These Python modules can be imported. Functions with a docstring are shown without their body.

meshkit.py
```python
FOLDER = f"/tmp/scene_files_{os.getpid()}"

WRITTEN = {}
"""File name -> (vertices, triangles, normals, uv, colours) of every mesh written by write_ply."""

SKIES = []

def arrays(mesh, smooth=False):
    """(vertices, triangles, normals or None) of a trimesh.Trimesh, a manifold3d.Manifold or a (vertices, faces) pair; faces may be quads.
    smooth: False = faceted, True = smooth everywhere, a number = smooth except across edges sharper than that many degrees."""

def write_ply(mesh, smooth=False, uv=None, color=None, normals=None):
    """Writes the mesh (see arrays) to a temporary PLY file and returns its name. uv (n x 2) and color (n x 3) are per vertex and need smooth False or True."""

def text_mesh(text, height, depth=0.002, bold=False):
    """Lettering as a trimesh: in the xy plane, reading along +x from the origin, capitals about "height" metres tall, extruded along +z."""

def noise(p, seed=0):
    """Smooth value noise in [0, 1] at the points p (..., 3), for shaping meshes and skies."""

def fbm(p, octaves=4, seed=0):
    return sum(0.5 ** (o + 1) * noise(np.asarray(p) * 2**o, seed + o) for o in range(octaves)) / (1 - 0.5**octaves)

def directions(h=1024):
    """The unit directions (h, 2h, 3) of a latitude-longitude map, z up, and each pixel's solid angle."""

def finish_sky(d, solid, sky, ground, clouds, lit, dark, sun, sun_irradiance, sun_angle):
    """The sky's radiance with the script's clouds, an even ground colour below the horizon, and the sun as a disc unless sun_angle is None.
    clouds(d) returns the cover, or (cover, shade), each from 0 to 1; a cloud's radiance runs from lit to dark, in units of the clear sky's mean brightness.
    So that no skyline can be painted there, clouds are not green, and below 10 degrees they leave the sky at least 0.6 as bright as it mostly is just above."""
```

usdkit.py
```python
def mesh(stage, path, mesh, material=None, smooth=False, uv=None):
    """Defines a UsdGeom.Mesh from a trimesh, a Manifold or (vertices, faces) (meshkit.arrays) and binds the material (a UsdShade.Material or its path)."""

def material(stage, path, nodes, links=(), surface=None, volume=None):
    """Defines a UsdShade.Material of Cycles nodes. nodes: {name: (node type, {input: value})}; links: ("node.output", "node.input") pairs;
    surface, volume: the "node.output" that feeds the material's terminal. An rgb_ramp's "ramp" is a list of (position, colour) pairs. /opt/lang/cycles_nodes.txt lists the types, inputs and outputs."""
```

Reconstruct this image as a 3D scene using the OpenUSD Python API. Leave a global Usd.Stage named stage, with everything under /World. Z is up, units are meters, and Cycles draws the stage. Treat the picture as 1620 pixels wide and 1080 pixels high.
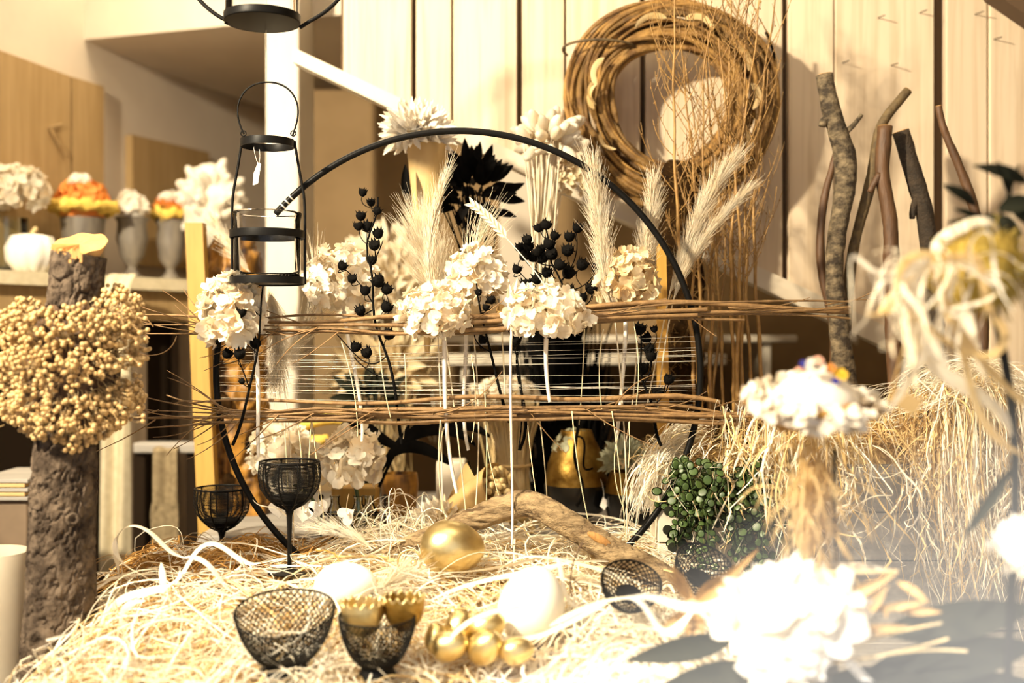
import math, numpy as np, trimesh, usdkit
from pxr import Usd, UsdGeom, UsdLux, UsdShade, Gf, Sdf
from scipy.interpolate import make_interp_spline
import meshkit

stage = Usd.Stage.CreateInMemory()
UsdGeom.SetStageUpAxis(stage, 'Z')
UsdGeom.SetStageMetersPerUnit(stage, 1.0)
UsdGeom.Xform.Define(stage, '/World')
ZC, F = 1.25, 1800.0                                   # eye height, focal length in pixels of the 1620 wide frame

# ------------------------------------------------------------------ camera
cam = UsdGeom.Camera.Define(stage, '/World/camera')
cam.CreateHorizontalApertureAttr(36.0); cam.CreateVerticalApertureAttr(24.0)
cam.CreateFocalLengthAttr(40.0); cam.CreateFStopAttr(2.0); cam.CreateFocusDistanceAttr(1.80)
cam.CreateExposureAttr(0.35)
cam.AddTranslateOp().Set((0, 0, ZC)); cam.AddRotateXOp().Set(90.0)
# ------------------------------------------------------------------ lights
def light(kind, name, pos, color, inten, **kw):
    l = kind.Define(stage, '/World/' + name)
    l.CreateColorAttr(color); l.CreateIntensityAttr(inten)
    if pos is not None: l.AddTranslateOp().Set(pos)
    for k, v in kw.items():
        if k == 'rot': l.AddRotateXYZOp().Set(v)
        else: getattr(l, 'Create%sAttr' % k)(v)
    return l
WARM = (1.0, 0.83, 0.57)
def aimed(l, pos, to):
    z = np.asarray(pos, float) - to; z /= np.linalg.norm(z); x = np.cross([0, 0, 1.0], z); x /= np.linalg.norm(x); y = np.cross(z, x)
    l.ClearXformOpOrder(); l.AddTransformOp().Set(Gf.Matrix4d(*x, 0, *y, 0, *z, 0, *map(float, pos), 1))
key = light(UsdLux.SphereLight, 'key_spot', None, (1.0, 0.85, 0.61), 4300.0, Radius=0.05)
aimed(key, (-1.30, 0.50, 2.30), (0.15, 2.2, 1.30))
low = light(UsdLux.SphereLight, 'low_spot', None, (1.0, 0.85, 0.61), 900.0, Radius=0.05)  # unseen spot added to brighten the low part of the display
aimed(low, (-0.55, 0.45, 2.55), (-0.05, 1.85, 0.90))
s2_ = UsdLux.ShapingAPI.Apply(low.GetPrim()); s2_.CreateShapingConeAngleAttr(17.0); s2_.CreateShapingConeSoftnessAttr(0.9)
sh = UsdLux.ShapingAPI.Apply(key.GetPrim()); sh.CreateShapingConeAngleAttr(46.0); sh.CreateShapingConeSoftnessAttr(0.8)
light(UsdLux.RectLight, 'ceiling_lamp_display', (0.15, 1.35, 2.84), WARM, 6.0, Width=0.9, Height=0.5)  # unseen area light added as warm fill over the display
light(UsdLux.RectLight, 'ceiling_lamp_shop', (-0.75, 2.75, 2.84), WARM, 13.0, Width=0.8, Height=0.8)
light(UsdLux.RectLight, 'ceiling_lamp_rear', (0.2, 4.1, 2.84), WARM, 5.0, Width=0.8, Height=0.8)
SUN = np.array([0.50, 1.0, -0.90]); SUN /= np.linalg.norm(SUN)
sun = UsdLux.DistantLight.Define(stage, '/World/sun')
sun.CreateColorAttr((1.0, 0.97, 0.92)); sun.CreateIntensityAttr(6800.0); sun.CreateAngleAttr(1.0)
_z = -SUN; _x = np.cross([0, 0, 1.0], _z); _x /= np.linalg.norm(_x); _y = np.cross(_z, _x)
sun.AddTransformOp().Set(Gf.Matrix4d(*_x, 0, *_y, 0, *_z, 0, 0, 0, 0, 1))
sky = UsdLux.DomeLight.Define(stage, '/World/sky')
sky.CreateColorAttr((0.93, 0.93, 1.0)); sky.CreateIntensityAttr(0.26)

# ------------------------------------------------------------------ scene helpers
TAKEN, BASE = {}, {}
def numbered(parent, name):
    k = (parent, name); n = TAKEN.get(k, 0); TAKEN[k] = n + 1
    return f'{parent}/{name}' + (f'_{n:03d}' if n else '')
def setdata(p, **kw):
    for k, v in kw.items():
        if v is not None: p.SetCustomDataByKey(k, v)
def thing(name, label=None, cat=None, group=None, at=(0, 0, 0), kind=None):
    path = numbered('/World', name)
    x = UsdGeom.Xform.Define(stage, path); x.AddTranslateOp().Set(Gf.Vec3d(*map(float, at)))
    BASE[path] = np.asarray(at, float)
    setdata(x.GetPrim(), label=label, category=cat, group=group, kind=kind)
    return path
def obj(name, m, mat, parent='/World', label=None, cat=None, group=None, kind=None, smooth=True):
    """m: MB, trimesh or (v, f), in world coordinates."""
    if isinstance(m, MB): m = m.get()
    if not isinstance(m, tuple): m = (np.asarray(m.vertices, float), np.asarray(m.faces))
    path = numbered(parent, name)
    top = '/'.join(path.split('/')[:3])
    b = BASE.get(top, np.zeros(3))
    prim = usdkit.mesh(stage, path, (m[0] - b, m[1]), mat, smooth=smooth)
    setdata(prim.GetPrim(), label=label, category=cat, group=group, kind=kind)
    return path
class MB:
    def __init__(s): s.v, s.f, s.n = [], [], 0
    def add(s, m):
        if isinstance(m, MB): m = m.get()
        if not isinstance(m, tuple): m = (np.asarray(m.vertices, float), np.asarray(m.faces))
        v, f = m
        if f.shape[1] == 4: f = np.vstack([f[:, [0, 1, 2]], f[:, [0, 2, 3]]])
        s.v.append(v); s.f.append(f + s.n); s.n += len(v)
        return s
    def get(s): return np.vstack(s.v), np.vstack(s.f)
def P(u, v, d): return np.array([(u - 810) / F * d, d, ZC - (v - 540) / F * d])
def unit(a): return a / (np.linalg.norm(a, axis=-1, keepdims=True) + 1e-12)
def spl(pts, n=24):
    p = np.asarray(pts, float)
    if len(p) == 2: return p[0] + (p[1] - p[0]) * np.linspace(0, 1, n)[:, None]
    t = np.r_[0, np.cumsum(np.linalg.norm(np.diff(p, axis=0), axis=1) + 1e-6)]
    return make_interp_spline(t / t[-1], p, k=min(3, len(p) - 1))(np.linspace(0, 1, n))
def PP(uv, d, n=24):
    ds = np.broadcast_to(d, (len(uv),)) if np.ndim(d) == 0 else d
    return spl([P(a, b, c) for (a, b), c in zip(uv, ds)], n)
def frames(p):
    t = unit(np.gradient(p, axis=0))
    a = np.cross(t[0], [0, 0, 1.0] if abs(t[0][2]) < .9 else [0, 1.0, 0]); a /= np.linalg.norm(a)
    A = [a]
    for k in range(1, len(p)):
        a = a - t[k] * (a @ t[k]); a = a / (np.linalg.norm(a) + 1e-12); A.append(a)
    A = np.array(A)
    return t, A, np.cross(t, A)
def quads(rows, cols, wrap=True):
    i, j = np.meshgrid(np.arange(rows - 1), np.arange(cols if wrap else cols - 1), indexing='ij')
    j2 = (j + 1) % cols
    return np.stack([i * cols + j, i * cols + j2, (i + 1) * cols + j2, (i + 1) * cols + j], -1).reshape(-1, 4)
def tri(q): return np.vstack([q[:, [0, 1, 2]], q[:, [0, 2, 3]]])
def tube(p, r, sides=6, cap=True, disp=None):
    """A swept tube; r a number or one radius per point; disp(points, normals) moves the skin."""
    p = np.asarray(p, float); t, A, B = frames(p); r = np.broadcast_to(r, (len(p),))
    an = np.arange(sides) * 2 * np.pi / sides
    nrm = np.cos(an)[None, :, None] * A[:, None] + np.sin(an)[None, :, None] * B[:, None]
    v = p[:, None] + r[:, None, None] * nrm
    if disp is not None: v = v + disp(v, nrm)[..., None] * nrm
    v = v.reshape(-1, 3); f = tri(quads(len(p), sides))
    if cap:
        n = len(v); v = np.vstack([v, p[0], p[-1]]); k = np.arange(sides); k2 = (k + 1) % sides; L = (len(p) - 1) * sides
        f = np.vstack([f, np.stack([np.full(sides, n), k2, k], 1), np.stack([np.full(sides, n + 1), L + k, L + k2], 1)])
    return v, f
def ring_tube(p, r, sides=8):
    """A closed loop."""
    p = np.asarray(p, float); t = unit(np.roll(p, -1, 0) - np.roll(p, 1, 0)); c = p.mean(0)
    A = unit(p - c); A = unit(A - t * (A * t).sum(1, keepdims=True)); B = np.cross(t, A)
    an = np.arange(sides) * 2 * np.pi / sides
    v = (p[:, None] + r * (np.cos(an)[None, :, None] * A[:, None] + np.sin(an)[None, :, None] * B[:, None])).reshape(-1, 3)
    q = quads(len(p) + 1, sides) % (len(p) * sides)
    return v, tri(q)
def circle(c, r, n=40, axis='z', ry=None):
    a = np.arange(n) * 2 * np.pi / n; ry = r if ry is None else ry; z = np.zeros(n)
    q = {'z': (r * np.cos(a), ry * np.sin(a), z), 'y': (r * np.cos(a), z, ry * np.sin(a))}[axis]
    return np.stack(q, 1) + np.asarray(c)
def tubes(p, r, sides=3):
    """Many tubes at once: p (N, M, 3), r (N,), (M,) via (1, M) or (N, M)."""
    p = np.asarray(p, float); N, M, _ = p.shape
    r = np.asarray(r, float); r = np.broadcast_to(r[:, None] if r.ndim == 1 else r, (N, M))
    t = unit(np.gradient(p, axis=1)); ref = np.where(np.abs(t[..., 2:]) < .9, [0, 0, 1.0], [1.0, 0, 0])
    A = unit(np.cross(t, ref)); B = np.cross(t, A); an = np.arange(sides) * 2 * np.pi / sides
    v = p[:, :, None] + r[..., None, None] * (np.cos(an)[:, None] * A[:, :, None] + np.sin(an)[:, None] * B[:, :, None])
    f = tri(quads(M, sides)); f = (f[None] + (np.arange(N) * M * sides)[:, None, None]).reshape(-1, 3)
    return v.reshape(-1, 3), f
def ribbons(p, w, rng, flat=None, twist=1.2, fold=0.25):
    """Many raffia ribbons, each three vertices across with a slight fold: p (N, M, 3), w (N,)."""
    p = np.asarray(p, float); N, M, _ = p.shape
    t = unit(np.gradient(p, axis=1)); ref = np.zeros((N, M, 3)); ref[..., 2] = 1
    if flat is not None: ref = ref * 0 + np.asarray(flat)
    S = unit(np.cross(t, ref) + 1e-4); U = np.cross(S, t)
    ph = rng.uniform(-.8, .8, (N, 1)) + rng.uniform(-twist, twist, (N, 1)) * np.linspace(0, 1, M)[None] * 2
    S2 = np.cos(ph)[..., None] * S + np.sin(ph)[..., None] * U; U2 = np.cross(S2, t)
    taper = np.minimum(1, 6 * np.minimum(np.linspace(0.04, 1, M), np.linspace(1, 0.04, M)))[None, :, None]
    hw = (np.broadcast_to(np.asarray(w, float), (N,))[:, None, None] / 2) * taper
    v = np.stack([p - S2 * hw, p + U2 * hw * fold * 2, p + S2 * hw], 2)
    f = tri(quads(M, 3, False)); f = (f[None] + (np.arange(N) * M * 3)[:, None, None]).reshape(-1, 3)
    return v.reshape(-1, 3), f
def lathe(prof, n=32, c=(0, 0, 0), axis=None, up=None):
    """prof: (radius, height) pairs, turned about z (or about `up`) at c."""
    pr = np.asarray(prof, float); a = np.arange(n) * 2 * np.pi / n
    v = np.stack([pr[:, :1] * np.cos(a), pr[:, :1] * np.sin(a), np.repeat(pr[:, 1:], n, 1)], -1).reshape(-1, 3)
    if up is not None: v = v @ rot_to(up).T
    return v + np.asarray(c), tri(quads(len(pr), n))
def rot_to(d):
    d = unit(np.asarray(d, float)); x = np.cross([0, 1.0, 0] if abs(d[1]) < .9 else [1.0, 0, 0], d); x /= np.linalg.norm(x)
    return np.stack([x, np.cross(d, x), d], 1)
def sphere(c, r, sub=2, scale=(1, 1, 1)):
    m = trimesh.creation.icosphere(subdivisions=sub, radius=1.0)
    return m.vertices * np.asarray(scale) * r + np.asarray(c), np.array(m.faces)
ICO = {k: trimesh.creation.icosphere(subdivisions=k, radius=1.0) for k in (0, 1, 2)}
def spheres(c, r, sub=1, scale=None):
    c = np.asarray(c, float); m = ICO[sub]; N = len(c); s = np.broadcast_to(np.asarray(r, float).reshape(-1, 1, 1), (N, 1, 1))
    v = c[:, None] + m.vertices[None] * s * (1 if scale is None else np.asarray(scale))
    f = (np.array(m.faces)[None] + (np.arange(N) * len(m.vertices))[:, None, None]).reshape(-1, 3)
    return v.reshape(-1, 3), f
def box(lo, hi, ch=0.0):
    lo, hi = np.minimum(lo, hi).astype(float), np.maximum(lo, hi).astype(float)
    if ch <= 0:
        m = trimesh.creation.box(extents=hi - lo); return m.vertices + (lo + hi) / 2, np.array(m.faces)
    pts = []
    for k in range(3):
        q = np.array([[a, b, c] for a in (lo[0], hi[0]) for b in (lo[1], hi[1]) for c in (lo[2], hi[2])])
        s = np.where(q > (lo + hi) / 2, -ch, ch); s[:, k] = 0; pts.append(q + s)
    m = trimesh.convex.convex_hull(np.vstack(pts)); return np.array(m.vertices), np.array(m.faces)
def hull(pts):
    m = trimesh.convex.convex_hull(np.asarray(pts, float)); return np.array(m.vertices), np.array(m.faces)
def slab(poly, y0, y1):
    """A convex polygon in (x, z) with thickness from y0 to y1."""
    return hull([(x, y, z) for x, z in poly for y in (y0, y1)])
def leaf(base, tip, width, cup=0.15, droop=0.0, n=10, side=None, tw=0.0):
    """A pointed leaf blade, five vertices across, with thickness."""
    base, tip = np.asarray(base, float), np.asarray(tip, float); s = np.linspace(0, 1, n); L = np.linalg.norm(tip - base)
    ax = base + (tip - base) * s[:, None]; t = unit(tip - base)
    S = np.cross(t, [0, -1.0, 0.25]) if side is None else np.asarray(side, float); S = unit(S - t * (S @ t)); U = np.cross(S, t)
    ax = ax + U * (droop * L * np.sin(np.pi * s))[:, None]
    w = width / 2 * np.sin(np.pi * np.clip(s, .02, .985) ** .85) ** .8
    an = tw * s; S_ = np.cos(an)[:, None] * S + np.sin(an)[:, None] * U; U_ = np.cross(S_, t)
    k = np.array([-1, -.5, 0, .5, 1.0])
    v = ax[:, None] + k[None, :, None] * w[:, None, None] * S_[:, None] + (np.abs(k)[None, :, None] ** 2) * w[:, None, None] * cup * 2 * U_[:, None]
    v = v.reshape(-1, 3); f = tri(quads(n, 5, False))
    Nn = len(v); v2 = v - np.repeat(U_, 5, 0) * min(0.0012, width * .05)
    return np.vstack([v, v2]), np.vstack([f, f[:, ::-1] + Nn])
def fb(p, s, seed=0, o=4): return meshkit.fbm(np.asarray(p) * s, o, seed) - .5

# ------------------------------------------------------------------ materials
MATS = {}
def mat(name, c, c2=None, rough=.6, scale=30., stretch=(1, 1, 1), bump=0., bscale=None, metal=0., spec=.5, trans=0., rnd=0., detail=4, contrast=(.35, .65), sheen=0., coat=0.):
    """A principled look: two tones mixed by stretched noise, an optional relief, some light let through and a value that varies from piece to piece."""
    path = '/World/Looks/' + name
    n = {'g': ('geometry', {}), 'm': ('mapping', {'scale': stretch}), 'n': ('noise_texture', {'scale': scale, 'detail': float(detail), 'roughness': .6}),
         'r': ('rgb_ramp', {'ramp': [(contrast[0], c), (contrast[1], c2 if c2 is not None else c)]}),
         'p': ('principled_bsdf', {'roughness': rough, 'metallic': metal, 'specular_ior_level': spec, 'coat_weight': coat})}
    l = [('g.position', 'm.vector'), ('m.vector', 'n.vector'), ('n.fac', 'r.fac')]
    col = 'r.color'
    if rnd:
        n['o'] = ('object_info', {}); n['mr'] = ('map_range', {'from_min': 0., 'from_max': 1., 'to_min': 1 - rnd, 'to_max': 1 + rnd * .35})
        n['h'] = ('hsv', {}); l += [('o.random', 'mr.value'), ('mr.result', 'h.value'), (col, 'h.color')]; col = 'h.color'
    l.append((col, 'p.base_color'))
    if bump:
        n['mb'] = ('mapping', {'scale': stretch}); n['nb'] = ('noise_texture', {'scale': bscale or scale * 2, 'detail': 5., 'roughness': .65})
        n['b'] = ('bump', {'strength': bump, 'distance': .01}); l += [('g.position', 'mb.vector'), ('mb.vector', 'nb.vector'), ('nb.fac', 'b.height'), ('b.normal', 'p.normal')]
    out = 'p.BSDF'
    if trans:
        n['t'] = ('translucent_bsdf', {}); n['x'] = ('mix_closure', {'fac': trans}); l += [(col, 't.color'), ('p.BSDF', 'x.closure1'), ('t.BSDF', 'x.closure2')]; out = 'x.closure'
    MATS[name] = usdkit.material(stage, path, n, l, surface=out)
    return MATS[name]
def glassmat(name, tint=(1, 1, 1), ior=1.45):
    MATS[name] = usdkit.material(stage, '/World/Looks/' + name, {'f': ('fresnel', {'IOR': ior}), 't': ('transparent_bsdf', {'color': tint}), 'g': ('glossy_bsdf', {'color': (1, 1, 1), 'roughness': .02}), 'x': ('mix_closure', {})},
                                 [('f.fac', 'x.fac'), ('t.BSDF', 'x.closure1'), ('g.BSDF', 'x.closure2')], surface='x.closure')
    return MATS[name]
def plankmat(name, c, c2, knot):
    n = {'g': ('geometry', {}), 'm': ('mapping', {'scale': (26, 26, .9)}), 'n': ('noise_texture', {'scale': 2.2, 'detail': 6., 'roughness': .6, 'distortion': .6}),
         'r': ('rgb_ramp', {'ramp': [(.3, c2), (.55, c)]}), 'mk': ('mapping', {'scale': (7, 7, 2.4)}), 'k': ('voronoi_texture', {'scale': 1.0}),
         'rk': ('rgb_ramp', {'ramp': [(.07, (1, 1, 1)), (.16, (.12, .12, .12)), (.30, (0, 0, 0))]}), 'mx': ('mix', {'color2': knot}), 'o': ('object_info', {}),
         'mr': ('map_range', {'from_min': 0., 'from_max': 1., 'to_min': .86, 'to_max': 1.06}), 'h': ('hsv', {}),
         'b': ('bump', {'strength': .15, 'distance': .004}), 'p': ('principled_bsdf', {'roughness': .55, 'specular_ior_level': .35})}
    l = [('g.position', 'm.vector'), ('m.vector', 'n.vector'), ('n.fac', 'r.fac'), ('g.position', 'mk.vector'), ('mk.vector', 'k.vector'), ('k.distance', 'rk.fac'), ('rk.color', 'mx.fac'),
         ('r.color', 'mx.color1'), ('mx.color', 'h.color'), ('o.random', 'mr.value'), ('mr.result', 'h.value'), ('h.color', 'p.base_color'), ('n.fac', 'b.height'), ('b.normal', 'p.normal')]
    MATS[name] = usdkit.material(stage, '/World/Looks/' + name, n, l, surface='p.BSDF'); return MATS[name]
plankmat('plank_light', (.72, .59, .43), (.58, .45, .30), (.36, .22, .10))
mat('plank_gap', (.10, .06, .03), rough=.9); mat('recess_shade', (.018, .011, .006), rough=.9, spec=.1)  # the near black one holds the shade under the side table
mat('white_wall', (.66, .58, .47), (.60, .52, .42), scale=4, rough=.8)
mat('tan_wall', (.52, .37, .18), (.44, .30, .14), scale=3, rough=.8)
mat('tan_wall_shaded', (.28, .185, .085), (.22, .14, .06), scale=3, rough=.8)  # darker copy of the tan wall, under-stair shade put into the colour
mat('white_paint', (.70, .63, .51), (.62, .55, .43), scale=9, stretch=(1, 1, .2), rough=.5)
mat('brown_board', (.42, .285, .13), (.34, .22, .09), scale=9, stretch=(6, 6, .4), rough=.7, bump=.1)
mat('floor_wood', (.20, .14, .09), (.14, .10, .06), scale=8, stretch=(1, 6, 1), rough=.6)
mat('grey_board', (.40, .37, .33), (.30, .28, .25), scale=6, stretch=(.6, 8, 10), rough=.7, bump=.15, rnd=.12)
mat('black_metal', (.006, .0055, .005), rough=.42, spec=.10)
mat('black_plant', (.005, .0045, .004), rough=.8, spec=.04, bump=.3, bscale=300)
mat('petal', (.93, .87, .74), (.88, .70, .44), scale=30, rough=.55, trans=.35, rnd=.12, contrast=(.42, .75), spec=.3)
mat('petal_warm', (.90, .79, .56), (.82, .62, .34), scale=30, rough=.55, trans=.35, rnd=.15, spec=.3)
mat('petal_white', (.92, .88, .80), (.90, .82, .68), scale=26, rough=.55, trans=.3, rnd=.08, spec=.3)
mat('white_stem', (.82, .76, .66), (.74, .66, .54), scale=60, rough=.55)
mat('plume', (.92, .85, .70), (.88, .76, .54), scale=40, rough=.6, trans=.3)
mat('plume_dark', (.62, .46, .24), (.52, .36, .17), scale=40, rough=.6, trans=.25)
mat('raffia_white', (.93, .89, .79), (.88, .77, .55), scale=14, rough=.55, trans=.3, spec=.35)
mat('raffia_cream', (.78, .60, .32), (.66, .45, .18), scale=14, rough=.55, trans=.3, spec=.35)
mat('straw', (.80, .64, .36), (.70, .50, .22), scale=20, rough=.5, trans=.15)
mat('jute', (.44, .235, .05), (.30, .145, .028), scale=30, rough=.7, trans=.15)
mat('vine', (.40, .225, .06), (.15, .07, .016), scale=34, stretch=(1, 1, 1), rough=.5, bump=.5, bscale=150, rnd=.6, spec=.4)
mat('cane', (.40, .23, .065), (.25, .13, .035), scale=50, rough=.5, rnd=.2, bump=.1)
mat('twig', (.29, .165, .06), (.17, .09, .03), scale=60, rough=.6, rnd=.25, bump=.25, bscale=200)
mat('twig_dark', (.10, .055, .025), (.06, .03, .015), scale=60, rough=.7)
mat('bark', (.140, .102, .070), (.046, .031, .020), scale=34, stretch=(1, 1, .7), rough=.85, bump=.9, bscale=70, spec=.25, contrast=(.4, .62))
mat('sawn', (.58, .33, .11), (.46, .24, .065), scale=40, rough=.6, bump=.1)
mat('splinter', (.50, .27, .08), (.30, .14, .04), scale=60, stretch=(3, 3, .5), rough=.7, bump=.3)
mat('berry', (.52, .36, .165), (.40, .25, .09), scale=60, rough=.45, spec=.45)
mat('birch', (.035, .023, .012), (.25, .19, .11), scale=62, stretch=(.9, .9, 1.25), rough=.75, bump=.7, bscale=110, contrast=(.40, .68), detail=8)
mat('branch_olive', (.15, .10, .04), (.07, .045, .02), scale=60, stretch=(1, 1, 1), rough=.7, bump=.4, bscale=120)
mat('branch_red', (.125, .06, .024), (.075, .036, .015), scale=40, stretch=(2, 2, .5), rough=.55, bump=.25, bscale=90)
mat('branch_dark', (.05, .032, .017), (.024, .016, .009), scale=60, rough=.8, bump=.6, bscale=110)
mat('coir', (.035, .017, .005), (.012, .006, .002), scale=70, rough=.9, bump=.6, spec=.05)
mat('coir_hair', (.30, .17, .045), (.12, .06, .015), scale=50, rough=.7)
mat('stake', (.54, .30, .055), (.44, .23, .035), scale=10, stretch=(8, 8, .5), rough=.6)
mat('ochre_wood', (.48, .29, .065), (.38, .21, .04), scale=8, stretch=(6, 6, .5), rough=.6)
mat('burl', (.44, .21, .03), (.07, .03, .008), scale=17, stretch=(1.6, 1.6, .7), rough=.5, bump=.4, contrast=(.40, .62))
mat('driftwood', (.10, .058, .024), (.38, .27, .14), scale=30, stretch=(.45, 2.2, 2.2), rough=.85, bump=1., bscale=55, contrast=(.36, .58), detail=7)
mat('gold', (.74, .60, .30), (.68, .53, .24), scale=60, metal=1., rough=.36, bump=.04, bscale=300)
mat('gold_paint', (.40, .25, .06), (.22, .12, .02), scale=40, metal=.9, rough=.45, bump=.2)
mat('egg_white', (.90, .86, .77), rough=.22, spec=.5, scale=5)
mat('black_gloss', (.008, .007, .006), rough=.2)
mat('sage', (.52, .52, .36), (.40, .40, .26), scale=30, rough=.7, trans=.2)
mat('green_leaf', (.085, .14, .035), (.04, .075, .02), scale=40, rough=.4, rnd=.4, trans=.15)
mat('dark_leaf', (.012, .014, .008), (.02, .02, .012), scale=20, rough=.75, spec=.1)
mat('tan_leaf', (.66, .44, .18), (.50, .30, .10), scale=12, rough=.55, trans=.3, rnd=.2)
mat('cream_leaf', (.82, .70, .46), (.74, .58, .32), scale=12, rough=.6, trans=.3, rnd=.15)
mat('moss', (.50, .36, .07), (.36, .24, .03), scale=60, rough=.9, bump=.5)
mat('orange', (.78, .22, .03), (.70, .30, .06), scale=50, rough=.7, trans=.2)
mat('yellow_moss', (.72, .50, .10), (.60, .38, .05), scale=50, rough=.8)
mat('grey_pot', (.13, .11, .09), (.22, .19, .15), scale=14, stretch=(6, 6, .6), rough=.5, rnd=.2)
mat('paper', (.70, .50, .23), (.62, .42, .17), scale=6, rough=.6, trans=.2)
mat('tag_paper', (.86, .82, .74), rough=.6)
mat('linen', (.68, .60, .42), (.58, .50, .33), scale=60, rough=.9, bump=.15, bscale=500)
mat('macrame', (.36, .28, .16), (.24, .18, .10), scale=80, rough=.9, bump=.6, bscale=220)
mat('ceramic', (.72, .64, .50), (.64, .55, .42), scale=8, rough=.5)
mat('nut', (.72, .55, .27), (.45, .32, .12), scale=50, rough=.45)
mat('shell', (.90, .86, .78), (.80, .70, .54), scale=40, rough=.5, trans=.1, rnd=.1)
mat('wire_silver', (.85, .80, .68), rough=.3, metal=.6)
mat('thread', (.72, .60, .36), rough=.5)
mat('blue', (.03, .03, .25), rough=.5); mat('yellow', (.72, .45, .03), rough=.5); mat('lime', (.58, .58, .08), rough=.5, trans=.2); mat('pink', (.80, .42, .30), rough=.5)
mat('pod_brown', (.45, .28, .09), (.30, .17, .05), scale=200, rough=.8, bump=.5)
mat('street', (.30, .29, .28), (.26, .25, .24), scale=3, rough=.9)
mat('facade', (.55, .52, .48), rough=.9)
mat('nail', (.10, .08, .06), rough=.4, metal=.6)
glassmat('glass', ior=1.16); glassmat('glass_bottle', (.95, .97, .92))
M = MATS
# ------------------------------------------------------------------ the setting
def struct(name, m, mt, parent='/World', label=None, smooth=False):
    return obj(name, m, mt, parent, label=label, kind='structure' if parent == '/World' else None, smooth=smooth)
PZ = ZC - .47                                              # top of the display platform
struct('floor', box((-3, .25, -.05), (2.2, 5.2, 0)), M['floor_wood'], label='brown wooden shop floor below the display')
struct('ceiling', box((-3, .25, 2.9), (2.2, 5.2, 2.95)), M['white_wall'], label='pale plastered shop ceiling above the display')
struct('wall_back', box((-3, 5.0, 0), (2.2, 5.1, 2.9)), M['tan_wall'], label='tan plastered wall at the back of the shop')
struct('wall_right', box((2.15, .25, 0), (2.2, 5.0, 2.9)), M['tan_wall'], label='tan side wall closing the shop on the right')
wl = lambda y, o=0.: -2.287 + .395 * y + .84 + .40 * 0 + o   # left wall line, set so that it meets the picture's left edge
LW = lambda d: -1.11 + .395 * (d - 2.98)
struct('wall_left', hull([(LW(y) - o * .93, y + o * .37, z) for y in (1.6, 5.1) for o in (0, .12) for z in (0, 2.9)]), M['white_wall'], label='cream plastered wall on the left of the shop')
# the shop front: an opening above a sill, through which one looks in
fr = MB()
for lo, hi in (((-4, .22, 0), (-.62, .30, 3.2)), ((1.05, .22, 0), (4, .30, 3.2)), ((-.62, .22, 1.90), (1.05, .30, 3.2)), ((-.62, .22, 0), (1.05, .30, .62))): fr.add(box(lo, hi))
struct('wall_front', fr, M['facade'], label='shop front wall around the display window opening')
struct('street', box((-9, -14, -.06), (9, .22, -.01)), M['street'], label='grey pavement outside the shop window')
# sloping soffit of the stairs, upper left
def Lp(u, v):                                              # the point of the left wall seen at (u, v)
    a = (u - 810) / F; d = (-1.11 - .395 * 2.98) / (a - .395); return P(u, v, d)
A_, B_, C_ = Lp(80, 0), Lp(140, 65), Lp(425, 165)
D_ = P(425, 34, 2.86); E_ = P(640, 14, 2.70); G_ = P(640, 245, 4.3)
up = np.array([0, 0, .9])
struct('ceiling_soffit', hull([B_ - (.05, 0, 0), D_, E_, C_, G_, B_ - (.05, 0, 0) + up, D_ + up, E_ + up, C_ + up, G_ + up]), M['white_wall'], label='cream boxed soffit under the stairs at upper left')
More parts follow.
